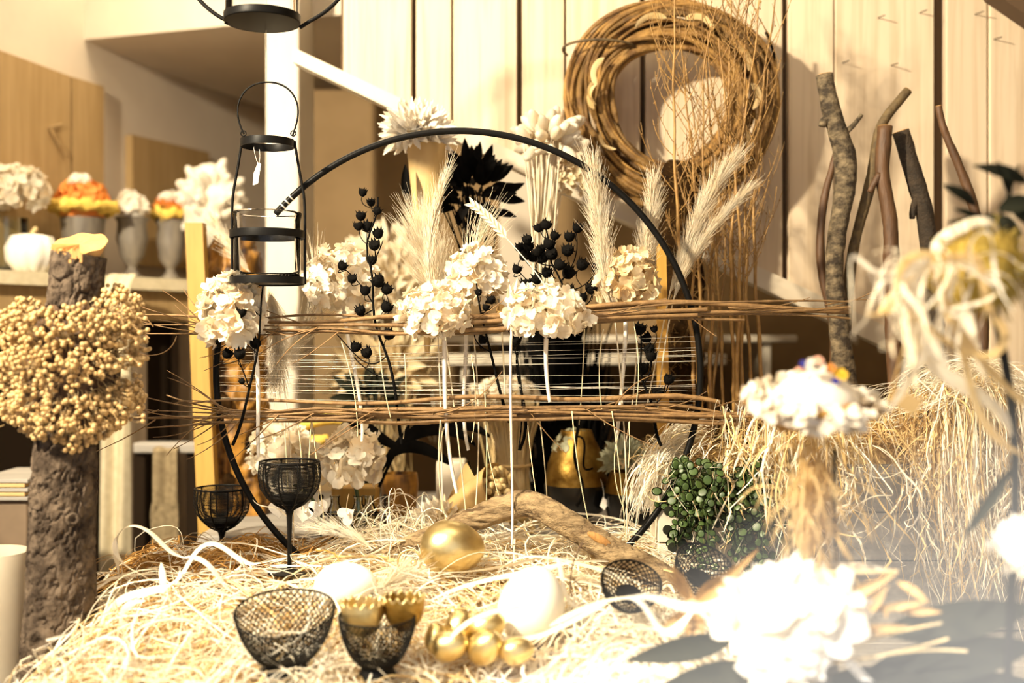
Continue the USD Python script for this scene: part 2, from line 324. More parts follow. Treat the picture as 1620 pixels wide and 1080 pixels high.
# upright plank wall with a sloping lower edge
WD = 2.27
pw = thing('wall_middle', 'wall of upright whitewashed wooden planks behind the vine wreath', at=(.1, WD, ZC), kind='structure')
rng = np.random.default_rng(3)
LOWER = lambda u: 240 + .47 * (u - 807)
seams = [(543, 651), (658, 714), (717, 818), (826, 893), (896, 1013), (1021, 1238), (1248, 1319), (1321, 1478), (1497, 1562), (1566, 1668), (1672, 1790), (1794, 1902), (1906, 2010), (2014, 2130), (2135, 2260)]
for k, (a, b) in enumerate(seams):
    y = WD + [0, .006, .002, .004, .001, .003, 0, .0015, .004, 0, .003, .001, .004, 0, .002][k]; s = y / F
    pts = [((a - 810) * s, ZC + 620 * s), ((b - 810) * s, ZC + 620 * s), ((b - 810) * s, ZC - (LOWER(b) - 540) * s), ((a - 810) * s, ZC - (LOWER(a) - 540) * s)]
    q = [np.array(p) for p in pts]; ins = []
    c = sum(q) / 4
    v = []
    for x, z in pts:
        v += [(x + (.0018 if x < c[0] else -.0018), y, z), (x, y + .0025, z), (x, y + .022, z)]
    obj('plank', hull(v), M['plank_light'], pw, smooth=False)
s = (WD + .03) / F
obj('backing_board', slab([((540 - 810) * s, ZC + 620 * s), ((2262 - 810) * s, ZC + 620 * s), ((2262 - 810) * s, ZC - (LOWER(2262) - 540) * s), ((540 - 810) * s, ZC - (LOWER(540) - 540) * s)], WD + .027, WD + .045), M['plank_gap'], pw, label='dark backing in the gaps between the planks', smooth=False)
obj('stringer', slab([((u - 810) * s, ZC - (LOWER(u) + o - 540) * s) for u, o in ((470, 2), (2262, 2), (2262, 47), (470, 24))], WD - .012, WD + .03), M['ceramic'], pw, label='pale sloping stair beam along the lower plank ends', smooth=False)
nl = MB()
for (u, v) in ((1389, 28), (1410, 103), (1333, 99), (1455, 20), (1544, 22), (1572, 62)):
    p = P(u, v, WD); nl = tube(spl([p + (0, .004, 0), p + (.004, -.028, -.003)], 4), .0011, 6)
    obj('nail', nl, M['nail'], pw)
# under the stairs
struct('wall_understair', box((-.62, 3.3, 0), (2.0, 3.36, 1.98)), M['tan_wall_shaded'], label='tan partition under the stairs with shade put into its colour')
p0, p1 = P(790, 240, 3.2), P(846, 640, 3.2)
struct('trim_1', box((p0[0], 3.2, 0), (p1[0], 3.29, p0[2]), .004), M['white_wall'], label='pale upright panel strip under the stairs')
p0, p1 = P(420, -70, 2.6), P(473, 0, 2.6)
struct('trim_2', box((p0[0], 2.6, 0), (p1[0], 2.80, 2.9), .003), M['white_paint'], label='square white painted wooden post left of the plank wall')
# brown boards hung on the left wall
bd = thing('wall_board', 'pair of tall tan boards joined upright on the left wall', 'wooden board', at=Lp(70, 300))
n_ = unit(np.array([.93, -.367, 0])); t_ = unit(np.array([.395, 1, 0]))
def wallboard(u0, v0, u1, v1, vb, par):
    a, b = Lp(u0, v0), Lp(u1, v1); a2, b2 = a.copy(), b.copy(); a2[2] = b2[2] = Lp(u1, vb)[2]
    obj('board', hull([q + n_ * o for q in (a, b, a2, b2) for o in (.004, .03)]), M['brown_board'], par, smooth=False)
wallboard(-30, 76, 97, 122, 430, bd); wallboard(100, 123, 150, 138, 430, bd)
br = MB(); br.add(tube(spl([Lp(62, 205) + n_ * .036, Lp(88, 248) + n_ * .036], 4), .004, 6)); br.add(tube(spl([Lp(60, 204) + n_ * .036, Lp(80, 198) + n_ * .036], 4), .003, 6))
obj('hook', br, M['brown_board'], bd)
b2 = thing('wall_board', 'short tan board on the left wall beside the large white ornament', 'wooden board', at=Lp(240, 300))
wallboard(196, 214, 318, 242, 430, b2)
# the display platform and the raised shelf behind it
pl = thing('platform', 'low grey wooden display platform under the straw', 'platform', at=(.2, 1.5, 0))
for k in range(9):
    y0 = .92 + k * .122; obj('plank', box((-.69, y0, PZ - .03), (1.6, y0 + .119, PZ), .002), M['grey_board'], pl, smooth=False)
obj('base', box((-.67, .94, 0), (1.58, 2.0, PZ - .03)), M['floor_wood'], pl, smooth=False)
SZ = ZC - .345
rs = thing('back_shelf', 'grey wooden shelf board behind the driftwood branch carrying the gold vases', 'shelf', at=(.2, 2.2, 0))
obj('board', box((-.56, 2.02, SZ - .03), (1.25, 2.62, SZ), .003), M['grey_board'], rs, smooth=False)
obj('base', box((-.54, 2.03, 0), (1.23, 2.6, SZ - .03)), M['floor_wood'], rs, smooth=False)
# white shelf boards deep under the stairs
def whiteboard(u0, u1, v0, v1, d, label, dep=.3):
    a, b = P(u0, v0, d), P(u1, v1, d); t = thing('wall_shelf', label, 'shelf', at=((a[0] + b[0]) / 2, d, b[2]))
    obj('board', box((a[0], d, a[2]), (b[0], d + dep, b[2]), .003), M['white_paint'], t, smooth=False)
    for x in (a[0] + .06, b[0] - .08): obj('bracket', box((x, d + .03, b[2] - .12), (x + .02, d + dep, b[2]), .002), M['white_paint'], t, smooth=False)
whiteboard(690, 1262, 530, 541, 2.86, 'long white shelf board under the stairs, the upper of two', .4)
whiteboard(690, 1150, 560, 577, 2.80, 'long white shelf board under the stairs, the lower of two', .45)
# left side table with apron and shade painted on a panel below, its front edge running along the left wall
TZ = ZC + .157
def TE(u): return 2.45 + (u + 40) / 360 * .47
def tpt(u, dd=0.): a = (u - 810) / F; d = TE(u) + dd; return np.array([a * d, d, 0])
tb = thing('side_table', 'cream topped brown side table along the left wall carrying the flower urns', 'table', at=(*tpt(160, .1)[:2], 0))
e0, e1 = tpt(-60), tpt(322); bk = np.array([-.10, .42, 0])
def run(z0, z1, o0, o1, a=e0, b=e1):
    w = unit(np.array([-(b - a)[1], (b - a)[0], 0])); w = w if w[1] > 0 else -w
    return hull([q + w * o + [0, 0, z] for q in (a, b) for o in (o0, o1) for z in (z0, z1)])
obj('top', run(TZ - .030, TZ, 0, .14), M['linen'], tb, smooth=False)
obj('apron', run(TZ - .105, TZ - .03, .03, .05), M['brown_board'], tb, smooth=False)
for u in (-40, 232, 300): obj('leg', run(0, TZ - .105, .05, .09, tpt(u), tpt(u + 17)), M['floor_wood'], tb, smooth=False)
obj('back_panel', run(0, TZ - .10, .10, .12), M['recess_shade'], tb, label='near black panel added as painted shade behind the table legs', smooth=False)
obj('side_panel', run(0, TZ - .03, .09, .12, tpt(150), tpt(226)), M['floor_wood'], tb, smooth=False)
p0, p1 = P(1592, -20, 2.1), P(1700, 60, 2.1)
struct('trim_3', hull([P(u, v, 2.1) + (0, o, 0) for u, v in ((1560, -40), (1575, -10), (1640, 35), (1700, 60), (1700, -40)) for o in (0, .05)]), M['plank_gap'], label='dark slanting beam end in the upper right corner')
# ------------------------------------------------------------------ builders
def arc_pts(c, r, a0, a1, n): a = np.radians(np.linspace(a0, a1, n)); return np.stack([c[0] + r * np.cos(a), np.full(n, c[1]), c[2] + r * np.sin(a)], 1)
def fib(n):
    k = np.arange(n) + .5; z = 1 - 2 * k / n; a = k * math.pi * (1 + 5 ** .5); r = np.sqrt(1 - z * z)
    return np.stack([r * np.cos(a), r * np.sin(a), z], 1)
def petal(L, W, cup, curl, n=5):
    s = np.linspace(0, 1, n); t = np.array([-1, -.5, .5, 1.0])
    w = W / 2 * np.sqrt(np.clip(np.sin(np.pi * np.clip(.06 + .80 * s, 0, 1)), 0, 1))
    x = (L * s)[:, None] + 0 * t[None]; x[-1] -= L * .10 * t ** 2
    y = w[:, None] * t[None]; z = (cup * L * s ** 2)[:, None] + curl * L * (t ** 2)[None] * s[:, None] - .25 * cup * L * (s ** 6)[:, None]
    return np.stack([x, y, z], -1).reshape(-1, 3), tri(quads(n, 4, False))
FL = []
_r = np.random.default_rng(11)
for _ in range(8):
    mb = MB()
    for k in range(4):
        v, f = petal(1.0, 1.05 + _r.uniform(-.1, .15), _r.uniform(.05, .75), _r.uniform(-.15, .45)); a = k * np.pi / 2 + _r.uniform(-.2, .2); c, s = np.cos(a), np.sin(a)
        v = v * _r.uniform(.85, 1.1) + [0, 0, .02 * k]; mb.add((v @ np.array([[c, s, 0], [-s, c, 0], [0, 0, 1]]), f))
    FL.append(mb.get())
def floret(c, n, size, rng):
    v, f = FL[rng.integers(8)]; a = rng.uniform(0, 6.28); R = rot_to(n); ca, sa = np.cos(a), np.sin(a)
    return (v * size) @ np.array([[ca, sa, 0], [-sa, ca, 0], [0, 0, 1]]) @ R.T + c, f
def hydrangea(name, uvd, rx, rz, label, group=None, stem=None, nfl=135, size=.0108, seed=0, m='petal', parts=True, cat='dried flower', stem_m='white_stem', stem_r=.0032, up=.25):
    """A mophead: single florets of four petals around a branched stem."""
    rng = np.random.default_rng(seed); u, v, d = uvd; c = P(u, v, d); s = d / F; rx, rz = rx * s, rz * s; LO = size * .35
    t = thing(name, label, cat, group, at=c - (0, 0, rz))
    n = fib(nfl); n = n[(n[:, 2] > -.75)]; n = unit(n + rng.normal(0, .12, n.shape)); rest = MB()
    for q in n:
        p = c + q * (rx, rx * .9, rz) * rng.uniform(.72, 1.0); nn = unit(q + rng.normal(0, .55, 3) + (0, -.12, up))
        fl = floret(p, nn, size * rng.uniform(.75, 1.15) + LO * (rng.random() < .5 - q[2] * .9), rng)
        if parts and q[1] < .12: obj('floret', fl, M[m], t)
        else: rest.add(fl)
    for q in unit(fib(nfl // 3)): rest.add(floret(c + q * (rx, rx * .9, rz) * .6, unit(q + (0, 0, .3)), size, rng))
    obj('inner_florets', rest, M[m], t, kind='stuff')
    if stem is not None:
        path = PP(stem, d + .01, 20); k = np.linspace(1.15, .85, 20) * stem_r
        st = MB(); st.add(tube(path, k, 8))
        for q in unit(fib(9)):
            if q[2] > -.5: st.add(tube(spl([path[0], path[0] * .5 + c * .5 + q * rx * .2, c + q * (rx, rx, rz) * .6], 7), stem_r * .45, 5))
        obj('stem', st, M[stem_m], t)
    return t
def podbranch(label, paths, pods, d, seed, group='black seed pod branches'):
    """A blackened stem with side shoots, each ending in a spiky seed pod. paths: pixel polylines, the first the main stem."""
    rng = np.random.default_rng(seed); t = thing('seed_pod_branch', label, 'dried flower', at=P(*paths[0][0], d))
    for k, q in enumerate(paths):
        obj('stem' if k == 0 else 'shoot', tube(PP(q, d, 22), np.linspace(.0026, .0012, 22) if k == 0 else np.linspace(.0011, .0008, 22), 6), M['black_plant'], t)
    allp = np.vstack([PP(q, d, 22) for q in paths])
    for u, v, r in pods:
        s = d / F; R = r * s; dd = rng.uniform(-.02, .015); c = P(u, v, d + dd); ax = unit(np.array([rng.normal(0, .45), rng.normal(-.2, .4), 1.0]))
        mb = MB(); prof = [(0, -1.0), (.45, -.9), (.85, -.45), (1.0, .05), (.95, .45), (.72, .62), (.3, .55), (0, .6)]
        v_, f_ = lathe([(a * R, b * R) for a, b in prof], 12, (0, 0, 0)); v_ = v_ * (1 + .25 * fb(v_ / R, 1.7, seed + int(u))[:, None]); mb.add((v_ @ rot_to(ax).T + c, f_))
        for k in range(9):                              # the crown of points
            a = k * 2 * np.pi / 9 + rng.uniform(-.2, .2); q = np.array([np.cos(a), np.sin(a), 0])
            b0 = q * R * .85 + [0, 0, .3 * R]; tp = q * R * 1.15 + [0, 0, R * rng.uniform(.75, 1.15)]; sd = np.cross(q, [0, 0, 1.]) * R * .28
            mb.add((np.array([b0 - sd, b0 + sd, tp, b0 - q * R * .2]) @ rot_to(ax).T + c, np.array([[0, 1, 2], [1, 3, 2], [3, 0, 2], [0, 3, 1]])))
        foot = c - ax * R; j = allp[np.argmin(np.linalg.norm(allp - (foot - [0, 0, 1.6 * R]), axis=1))]
        mb.add(tube(spl([foot + ax * .1 * R, foot - ax * R * .6, j], 6), .0007, 5))
        obj('seed_pod', mb, M['black_plant'], t)
    return t
def plume(name, label, spine, d, width, n, seed, m='plume', spread=.4, L=.07, r=.00035, group=None, cat='pampas grass', stem_to=None, droop=0., wind=(0, 0, 0)):
    """A feathery grass head: a spine with fine hairs swept up along it."""
    rng = np.random.default_rng(seed); sp = PP(spine, d, 40); t = thing(name, label, cat, group, at=sp[0])
    if stem_to: obj('stem', tube(PP(stem_to, d, 16), .0012, 6), M[m], t)
    tt = unit(np.gradient(sp, axis=0)); k = rng.integers(0, 36, n); s = k / 39.0
    az = rng.uniform(0, 6.28, n); a = unit(np.cross(tt[k], [0, 1.0, 0])); b = np.cross(tt[k], a); rad = np.cos(az)[:, None] * a + np.sin(az)[:, None] * b
    ww = width * d / F * np.sin(np.pi * (.15 + .8 * s)) ** .7 * rng.uniform(.25, 1.0, n); ln = L * rng.uniform(.6, 1.2, n)
    g = np.linspace(0, 1, 8)
    p = sp[k][:, None] + tt[k][:, None] * (ln[:, None] * g)[..., None] + rad[:, None] * (ww[:, None] * (g ** .75)[None])[..., None] + np.asarray(wind) * (ln[:, None] * g ** 2)[..., None]
    p[..., 2] -= droop * ln[:, None] * g ** 3
    p += rng.normal(0, 1, (n, 1, 3)) * (.10 * ln)[:, None, None] * (g ** 2)[None, :, None]
    obj('feathers', tubes(p, r * np.linspace(1.2, .35, 8)[None] * np.ones((n, 1))), M[m], t, kind='stuff')
    obj('spine', tube(sp, np.linspace(.0015, .0004, 40), 6), M[m], t)
    return t
def branch(name, label, path, d, radii, m, stubs=(), seed=0, cat='branch', ends='sawn', group=None, sides=14, rough=.12):
    p = PP(path, d, 70); R = np.interp(np.linspace(0, 1, 70), np.linspace(0, 1, len(radii)), radii) * d / F
    t = thing(name, label, cat, group, at=p[-1])
    dp = lambda v, n: np.mean(R) * rough * 2 * (fb(v, 38, seed) + .6 * fb(v, 130, seed + 5, 2))
    obj('bark', tube(p, R, sides, disp=dp), M[m], t)
    tg = unit(p[0] - p[2]); q = lathe([(0, .0006), (R[0] * .93, .0004), (R[0] * .93, -.002)], 14, p[0] + tg * .0006, up=tg); obj('cut_end', q, M[ends], t, label='paler sawn end')
    for pts, r in stubs:
        pp = PP(pts, d - .004, 10); obj('stub', tube(pp, np.linspace(r, r * .75, 10) * d / F, 9, disp=lambda v, n: r * d / F * .3 * fb(v, 120, seed)), M[m], t)
    return t
def egg(name, label, c, r, tall=1.28, axis=(0, 0, 1), m='gold', group=None):
    k = np.linspace(0, np.pi, 28); prof = np.stack([r * np.sin(k) * (1 + .12 * np.cos(k)), -r * tall * np.cos(k)], 1)
    a = np.asarray(axis, float); t = obj(name, lathe(prof, 40, c, up=a), M[m], label=label, cat='egg', group=group); return t

# ------------------------------------------------------------------ the ring of black tube
C = P(725, 590, 1.80); RR = 383 * .001
t = thing('metal_ring', 'large black metal hoop standing behind the white hydrangeas', 'metal hoop', at=C - (0, 0, RR))
a = np.radians(np.linspace(172, 360 + 139, 170))
obj('hoop', tube(np.stack([C[0] + RR * np.cos(a), np.full(170, C[1]), C[2] + RR * np.sin(a)], 1), .0052, 10), M['black_metal'], t)
for k in range(3):
    q = 133.6 + k * 1.4; p = C + RR * np.array([np.cos(np.radians(q)), 0, np.sin(np.radians(q))]); tg = np.array([-np.sin(np.radians(q)), 0, np.cos(np.radians(q))])
    obj('wire_wrap', lathe([(.0055, -.0012), (.0064, 0), (.0055, .0012)], 12, p, up=tg), M['wire_silver'], t)

# ------------------------------------------------------------------ hanging glass lanterns
d = 1.74; s = d / F
def band(c, r, h, th=.0013, n=40): return lathe([(r, -h / 2), (r, h / 2), (r - th, h / 2), (r - th, -h / 2), (r, -h / 2)], n, c)
t = thing('lantern', 'black wire jar lantern hanging with a small white price tag', 'lantern', at=P(423, 448, d))
cx = P(423, 228, d); R1 = 42 * s; R2 = 58.5 * s
obj('collar', band(P(423, 227, d), R1, 12 * s), M['black_metal'], t)
obj('band', band(P(423, 371, d), R2, 12 * s), M['black_metal'], t); obj('band', band(P(423, 444, d), R2, 12 * s), M['black_metal'], t)
obj('base_plate', lathe([(0, -.0008), (R2 - .001, -.0008), (R2 - .001, .0008), (0, .0008)], 40, P(423, 447, d)), M['black_metal'], t)
for sg, az in ((-1, 0), (1, 0)):
    ca, sa = np.cos(np.radians(az * 6 if az else 8)), np.sin(np.radians(az * 6 if az else 8)); ca *= sg
    pr = [(R1, 222), (R1 + 3 * s, 240), (51 * s, 275), (57 * s, 310), (R2, 345), (R2, 400), (R2, 449)]
    obj('upright', tube(spl([P(423, v, d) + (r * ca, r * sa, 0) for r, v in pr], 30), .0021, 6), M['black_metal'], t)
h = obj('handle', tube(PP([(386, 212), (378, 192), (377, 165), (392, 140), (424, 130), (455, 140), (471, 168), (469, 195), (463, 214)], d, 50), .0014, 8), M['black_metal'], t)
for u in (385, 464): obj('hook_loop', tube(spl(np.vstack([circle(P(u, 211, d), .004, 14, 'y'), circle(P(u, 211, d), .004, 14, 'y')[:1]]), 20), .0009, 6), M['black_metal'], h)
pr = np.array([(0, 440), (50, 440), (52, 430), (52, 350), (54, 340), (52.5, 336), (50, 340), (49.5, 350), (49.5, 428), (48, 436), (0, 436)], float)
obj('glass_jar', lathe([(a_ * s, ZC - (b_ - 540) * s) for a_, b_ in pr], 48, (cx[0], d, 0)), M['glass'], t)
obj('jar_rim', ring_tube(circle(P(423, 338, d), 53 * s, 60), .0012, 6), M['glass'], t)
tg = obj('price_tag', hull([P(*q, d - R1 - .003 + o) for q in ((408, 257), (413, 259), (408, 290), (400, 293), (401, 275)) for o in (0, .0006)]), M['tag_paper'], t, label='small white paper tag', smooth=False)
obj('tag_string', tube(PP([(402, 233), (405, 250), (409, 259), (411, 246), (410, 236)], d - R1 - .002, 20), .0003, 5), M['tag_paper'], tg)
obj('hanging_wire', tube(PP([(421, 131), (421, 120), (421, -300)], d, 20), .0005, 5), M['thread'], t)
t = thing('lantern', 'black oval wire lantern with a round base and glass cylinder, hanging at the top', 'lantern', at=P(416, 40, 1.70))
d2 = 1.70; s2 = d2 / F; c0 = P(415, 30, d2)
obj('base_plate', lathe([(0, -.012), (59 * s2, -.012), (60 * s2, -.010), (60 * s2, .0), (58.5 * s2, .0), (58 * s2, -.008), (0, -.008)], 48, c0 + (0, 0, .006)), M['black_metal'], t)
ell = np.radians(np.linspace(-62, 242, 90)); cc = P(425, -80, d2)
obj('hoop', tube(np.vstack([P(474, 44, d2)[None], np.stack([cc[0] + 140 * s2 * np.cos(ell), np.full(90, d2), cc[2] + 128 * s2 * np.sin(ell)], 1), P(357, 38, d2)[None]]), .0030, 8), M['black_metal'], t)
obj('glass_cylinder', lathe([(0, .001), (57 * s2, .001), (57 * s2, .21), (55.2 * s2, .21), (55.2 * s2, .004), (0, .004)], 48, c0), M['glass'], t)
obj('hanging_wire', tube(spl([cc + (0, 0, 128 * s2), cc + (0, 0, .5)], 4), .0005, 5), M['thread'], t)

# ------------------------------------------------------------------ log with berry collar
d = 1.58; s = d / F
t = thing('tree_log', 'upright rough barked log with a sawn slanted top on the left', 'log', at=P(92, 1073, d))
pts = [(126, 402), (123, 425), (117, 500), (112, 580), (107, 640), (102, 720), (100, 800), (97, 900), (96, 1000), (95, 1073)]
rad = [43, 43.5, 45, 46, 47, 50, 51, 53, 56, 60]
p = PP(pts, d, 260); R = np.interp(np.linspace(0, 1, 260), np.linspace(0, 1, 10), rad) * s
def barkdisp(v, n):
    w = v * [1, 1, .6] + .010 * fb(v, 30, 9)[..., None]; a = fb(w, 22, 1); b = np.abs(fb(w, 60, 4, 5)); c = np.abs(fb(v * [1, 1, .35], 55, 7, 4))
    return .010 * a - .0035 * np.exp(-(b / .03) ** 2) - .004 * np.exp(-(c / .025) ** 2) + .003 * fb(w, 160, 12, 3)
obj('bark', tube(p, R, 150, cap=False, disp=barkdisp), M['bark'], t)
tz = P(126, 386, d); Rt = 43.0 * s
rngl = np.random.default_rng(8); aa = np.linspace(0, 2 * np.pi, 97)[:-1]; n = 96
zz = .0185 * np.sin(aa) + .0012 * np.sin(7 * aa + 1); zz[(aa > 3.75) & (aa < 4.95)] += .006 + .003 * np.sin(40 * aa[(aa > 3.75) & (aa < 4.95)])
ed = np.stack([Rt * .985 * np.cos(aa), Rt * .985 * np.sin(aa), zz], 1) + tz; lo = ed - (0, 0, .012); lo[:, :2] = tz[:2] + (ed[:, :2] - tz[:2]) * .86
midr = [np.stack([Rt * q * np.cos(aa), Rt * q * np.sin(aa), zz * q], 1) + tz for q in (.8, .5, .2)]
rows_ = np.vstack([lo, ed] + midr + [tz[None].repeat(n, 0)]); obj('sawn_top', (rows_, tri(quads(6, n))), M['sawn'], t, label='pale orange sawn top', smooth=30)
for k in range(13):
    u = 92 + k * 3.0 + rngl.uniform(-1, 1); v0 = 391 + rngl.uniform(0, 8) + (6 if k < 6 else 0); v1 = 411 + rngl.uniform(-7, 6)
    dd = d - math.sqrt(max(0, Rt ** 2 - ((u - 126) * s) ** 2))
    obj('splinter', hull([P(u + o, v, dd - .0035 + e) for o, v in ((-2, v0), (2, v0 + 3), (2.5, v1), (-2, v1)) for e in (-.0015, .004)]), M['splinter'], t, label='torn wood splinter below the cut', smooth=False)
for (u, v, r) in ((112, 428, 15), (86, 655, 12), (84, 1002, 20), (130, 815, 9), (80, 790, 10)):   # knots
    q = p[np.argmin(np.abs(p[:, 2] - P(u, v, d)[2]))]; x = P(u, v, d)[0]; Rk = np.interp(P(u, v, d)[2], p[::-1, 2], R[::-1]); dy = math.sqrt(max(1e-6, Rk ** 2 - (x - q[0]) ** 2))
    c = np.array([x, q[1] - dy + .001, P(u, v, d)[2]]); r *= s
    v_, f_ = lathe([(0, .001), (r * .35, .000), (r * .55, .0045), (r * .8, .0035), (r, .005), (r * 1.25, -.002), (r * 1.4, -.008)], 26, (0, 0, 0)); v_ = v_ + (.004 * fb(v_, 90, int(u)))[:, None] * [1, 1, 1]
    obj('knot', (v_ @ rot_to(unit(c - q)).T + c, f_), M['bark'], t)
# the berry collar
rng = np.random.default_rng(21); bc = P(114, 578, d)
t = thing('berry_wreath', 'collar of tan dried flax berries wrapped around the barked log', 'dried berry wreath', at=bc - (0, 0, .1))
n = 2300; q = unit(rng.normal(0, 1, (n, 3))); lay = np.where(rng.random(n) < .4, 0, 1)
q[:, 2] = rng.uniform(-1, 1, n); a = rng.uniform(0, 2 * np.pi, n)
prof = lambda z: 1.0 - .30 * np.abs(z) ** 3 + .06 * np.sin(9 * z + 1.3)
rr = .098 * prof(q[:, 2]) * rng.uniform(.78, 1.04, n)
c = np.stack([rr * np.cos(a), rr * np.sin(a) * .92, q[:, 2] * .092 + .012 * np.sin(2 * a + 1) + .01 * np.cos(a)], 1) + bc
c[:, 2] -= .016 * (np.cos(a) > .2) * (q[:, 2] < -.2); keep = (c[:, 1] < bc[1] + .05)
c, a, rr = c[keep], a[keep], rr[keep]
big = rng.uniform(.0030, .0041, len(c))
obj('berries', spheres(c, big, 1), M['berry'], t, kind='stuff')
ins = np.stack([bc[0] + (rr * .52) * np.cos(a), bc[1] + rr * .5 * np.sin(a), bc[2] + (c[:, 2] - bc[2]) * .55 + rng.normal(0, .006, len(c))], 1)
g = np.linspace(0, 1, 5)[None, :, None]; pth = c[:, None] * (1 - g) + ins[:, None] * g; pth[:, 1:4] += rng.normal(0, .003, (len(c), 3, 3))
obj('stalks', tubes(pth, np.full(len(c), .00042)), M['straw'], t, kind='stuff')
core = lathe([(.044, -.08), (.056, -.07), (.062, 0), (.056, .07), (.044, .08)], 40, bc); obj('inner_bundle', (core[0] + .004 * rng.normal(0, 1, core[0].shape), core[1]), M['twig_dark'], t)  # dark core paints the shade in the gaps between the berries
sp = MB()
for k in range(60):
    a0 = rng.uniform(3.3, 6.1); b0 = bc + (.095 * np.cos(a0), .09 * np.sin(a0), rng.uniform(-.08, .08)); e = b0 + unit(np.array([np.cos(a0), np.sin(a0), rng.uniform(-1, .4)])) * rng.uniform(.012, .028)
    sp.add(tube(spl([b0, (b0 + e) / 2 + rng.normal(0, .002, 3), e], 5), .0004, 4)); sp.add(spheres([e], .0034, 1))
obj('berry_sprigs', sp, M['berry'], t, kind='stuff')
# ------------------------------------------------------------------ vine wreath on the plank wall
rng = np.random.default_rng(5); d = 2.175; s = d / F; wc = P(1060, 163, d)
t = thing('vine_wreath', 'large round wreath of wound brown grape vines on the plank wall', 'wreath', at=wc - (0, 0, .2))
for k in range(128):
    n = 36; span = rng.uniform(1.3, 3.6); th = np.linspace(0, span, n) + rng.uniform(0, 6.28)
    ph0 = rng.uniform(0, 6.28); ph = ph0 + rng.uniform(-.55, .55) * np.linspace(0, 1, n) * span + .25 * np.sin(th * rng.uniform(1, 3) + ph0)
    mr = .046 * math.sqrt(rng.uniform(.25, 1.0)); mr = mr * (1 + .12 * np.sin(2 * th + k))
    rad = .158 + mr * np.cos(ph) + .004 * np.sin(3 * th); r = rng.uniform(.0026, .0068)
    p = np.stack([wc[0] + rad * np.cos(th), wc[1] + mr * .66 * np.sin(ph), wc[2] + rad * np.sin(th)], 1)
    tp = np.minimum(1, .35 + np.minimum(np.linspace(0, 6, n), np.linspace(6, 0, n)))
    v, f = tube(p, r * tp, 7); obj('vine', (v + (r * .5 * fb(v, 70, k))[:, None] * unit(v - np.repeat(np.vstack([p]), 1, 0).mean(0)), f), M['vine'], t)
def wr(a, r, y): return wc + (r * np.cos(np.radians(a)), y, r * np.sin(np.radians(a)))
for a0, a1 in ((150, 172), (168, 186), (188, 170), (60, 82), (95, 120), (20, 40), (205, 222), (320, 338), (-8, 10)):       # loose peeling strips
    q = spl([wr(a0, .150, -.046), wr((a0 + a1) / 2, .158, -.052), wr(a1, .146, -.056)], 14); w_ = ribbons(q[None], [.011], rng, flat=(0, -1, .2), twist=.15, fold=.1)
    obj('bark_strip', w_, M['straw'], t)
obj('tie', tube(spl([P(898, 83, d) + (0, .02, 0), P(905, 78, d) - (0, .05, 0), P(950, 74, d) - (0, .052, 0), P(995, 76, d) - (0, .03, 0), P(1003, 78, d) + (0, .02, 0)], 24), .0026, 7), M['branch_olive'], t)
obj('wire_hook', tube(spl([P(1208, 55, d) - (0, .02, 0), P(1224, 85, d), P(1235, 140, d) + (0, .05, 0)], 12), .003, 6), M['black_metal'], t)

# ------------------------------------------------------------------ dark fibrous trunk, stake and canes before the wreath
d = 2.12; t = thing('fibre_trunk', 'dark shaggy tree fern trunk standing below the vine wreath', 'trunk', at=P(1076, 830, d))
p = PP([(1088, 262), (1080, 300), (1077, 380), (1077, 500), (1079, 640), (1082, 828)], d, 80); R = np.interp(np.linspace(0, 1, 80), [0, .04, .12, .3, 1], [30, 42, 36, 35, 37]) * d / F
obj('core', tube(p, R, 40, disp=lambda v, n: .012 * fb(v, 45, 2) + .006 * fb(v, 160, 3)), M['coir'], t)
n = 1500; k = rng.integers(0, 80, n); a = rng.uniform(0, 6.28, n); nrm = np.stack([np.cos(a), np.sin(a), rng.uniform(-.5, .9, n)], 1); g = np.linspace(0, 1, 6)[None, :, None]
p0 = p[k] + nrm * [1, 1, 0] * R[k][:, None] * .95; ln = rng.uniform(.006, .03, (n, 1, 1)); cu = rng.normal(0, 1, (n, 1, 3))
obj('fibres', tubes(p0[:, None] + nrm[:, None] * ln * g * .5 + cu * ln * g ** 2 * .7, np.full(n, .0005)), M['coir_hair'], t, kind='stuff')
t = thing('wooden_stake', 'flat ochre wooden stake beside the dark fibrous trunk', 'stake', at=P(1050, 830, 1.98))
q = [(1040, 392), (1046, 378), (1054, 396), (1059, 640), (1059, 852), (1041, 852), (1040, 640)]
obj('stake', hull([P(u, v, 1.98) + (0, o, 0) for u, v in q for o in (0, .012)]), M['stake'], t, smooth=False)
CN = [[(1100, 850), (1085, 460), (1075, 380), (1068, 260), (1066, 100), (1070, -30)], [(1110, 850), (1107, 460), (1100, 300), (1085, 150), (1075, 30)], [(1118, 850), (1121, 460), (1130, 300), (1120, 150), (1110, -10)],
      [(1126, 850), (1129, 460), (1138, 330), (1150, 180), (1155, -20)], [(1135, 850), (1137, 460), (1118, 300), (1098, 190), (1085, 100)], [(1142, 850), (1143, 460), (1147, 300), (1130, 160), (1118, 50)],
      [(1150, 850), (1157, 460), (1160, 330), (1182, 160), (1202, -10)], [(1165, 850), (1163, 460), (1155, 300), (1160, 120), (1172, -30)], [(1190, 850), (1176, 460), (1179, 330), (1178, 150), (1186, -30)],
      [(1180, 850), (1170, 460), (1167, 320), (1150, 180), (1138, 60)], [(1210, 850), (1196, 460), (1193, 330), (1206, 150), (1228, -10)], [(1198, 850), (1182, 500), (1183, 380), (1200, 250), (1216, 110)], [(1105, 850), (1095, 560), (1098, 420), (1110, 330), (1112, 180), (1135, 10)]]
ORD = 'first second third fourth fifth sixth seventh eighth ninth tenth eleventh twelfth thirteenth fourteenth fifteenth sixteenth seventeenth eighteenth nineteenth twentieth twenty-first twenty-second'.split()
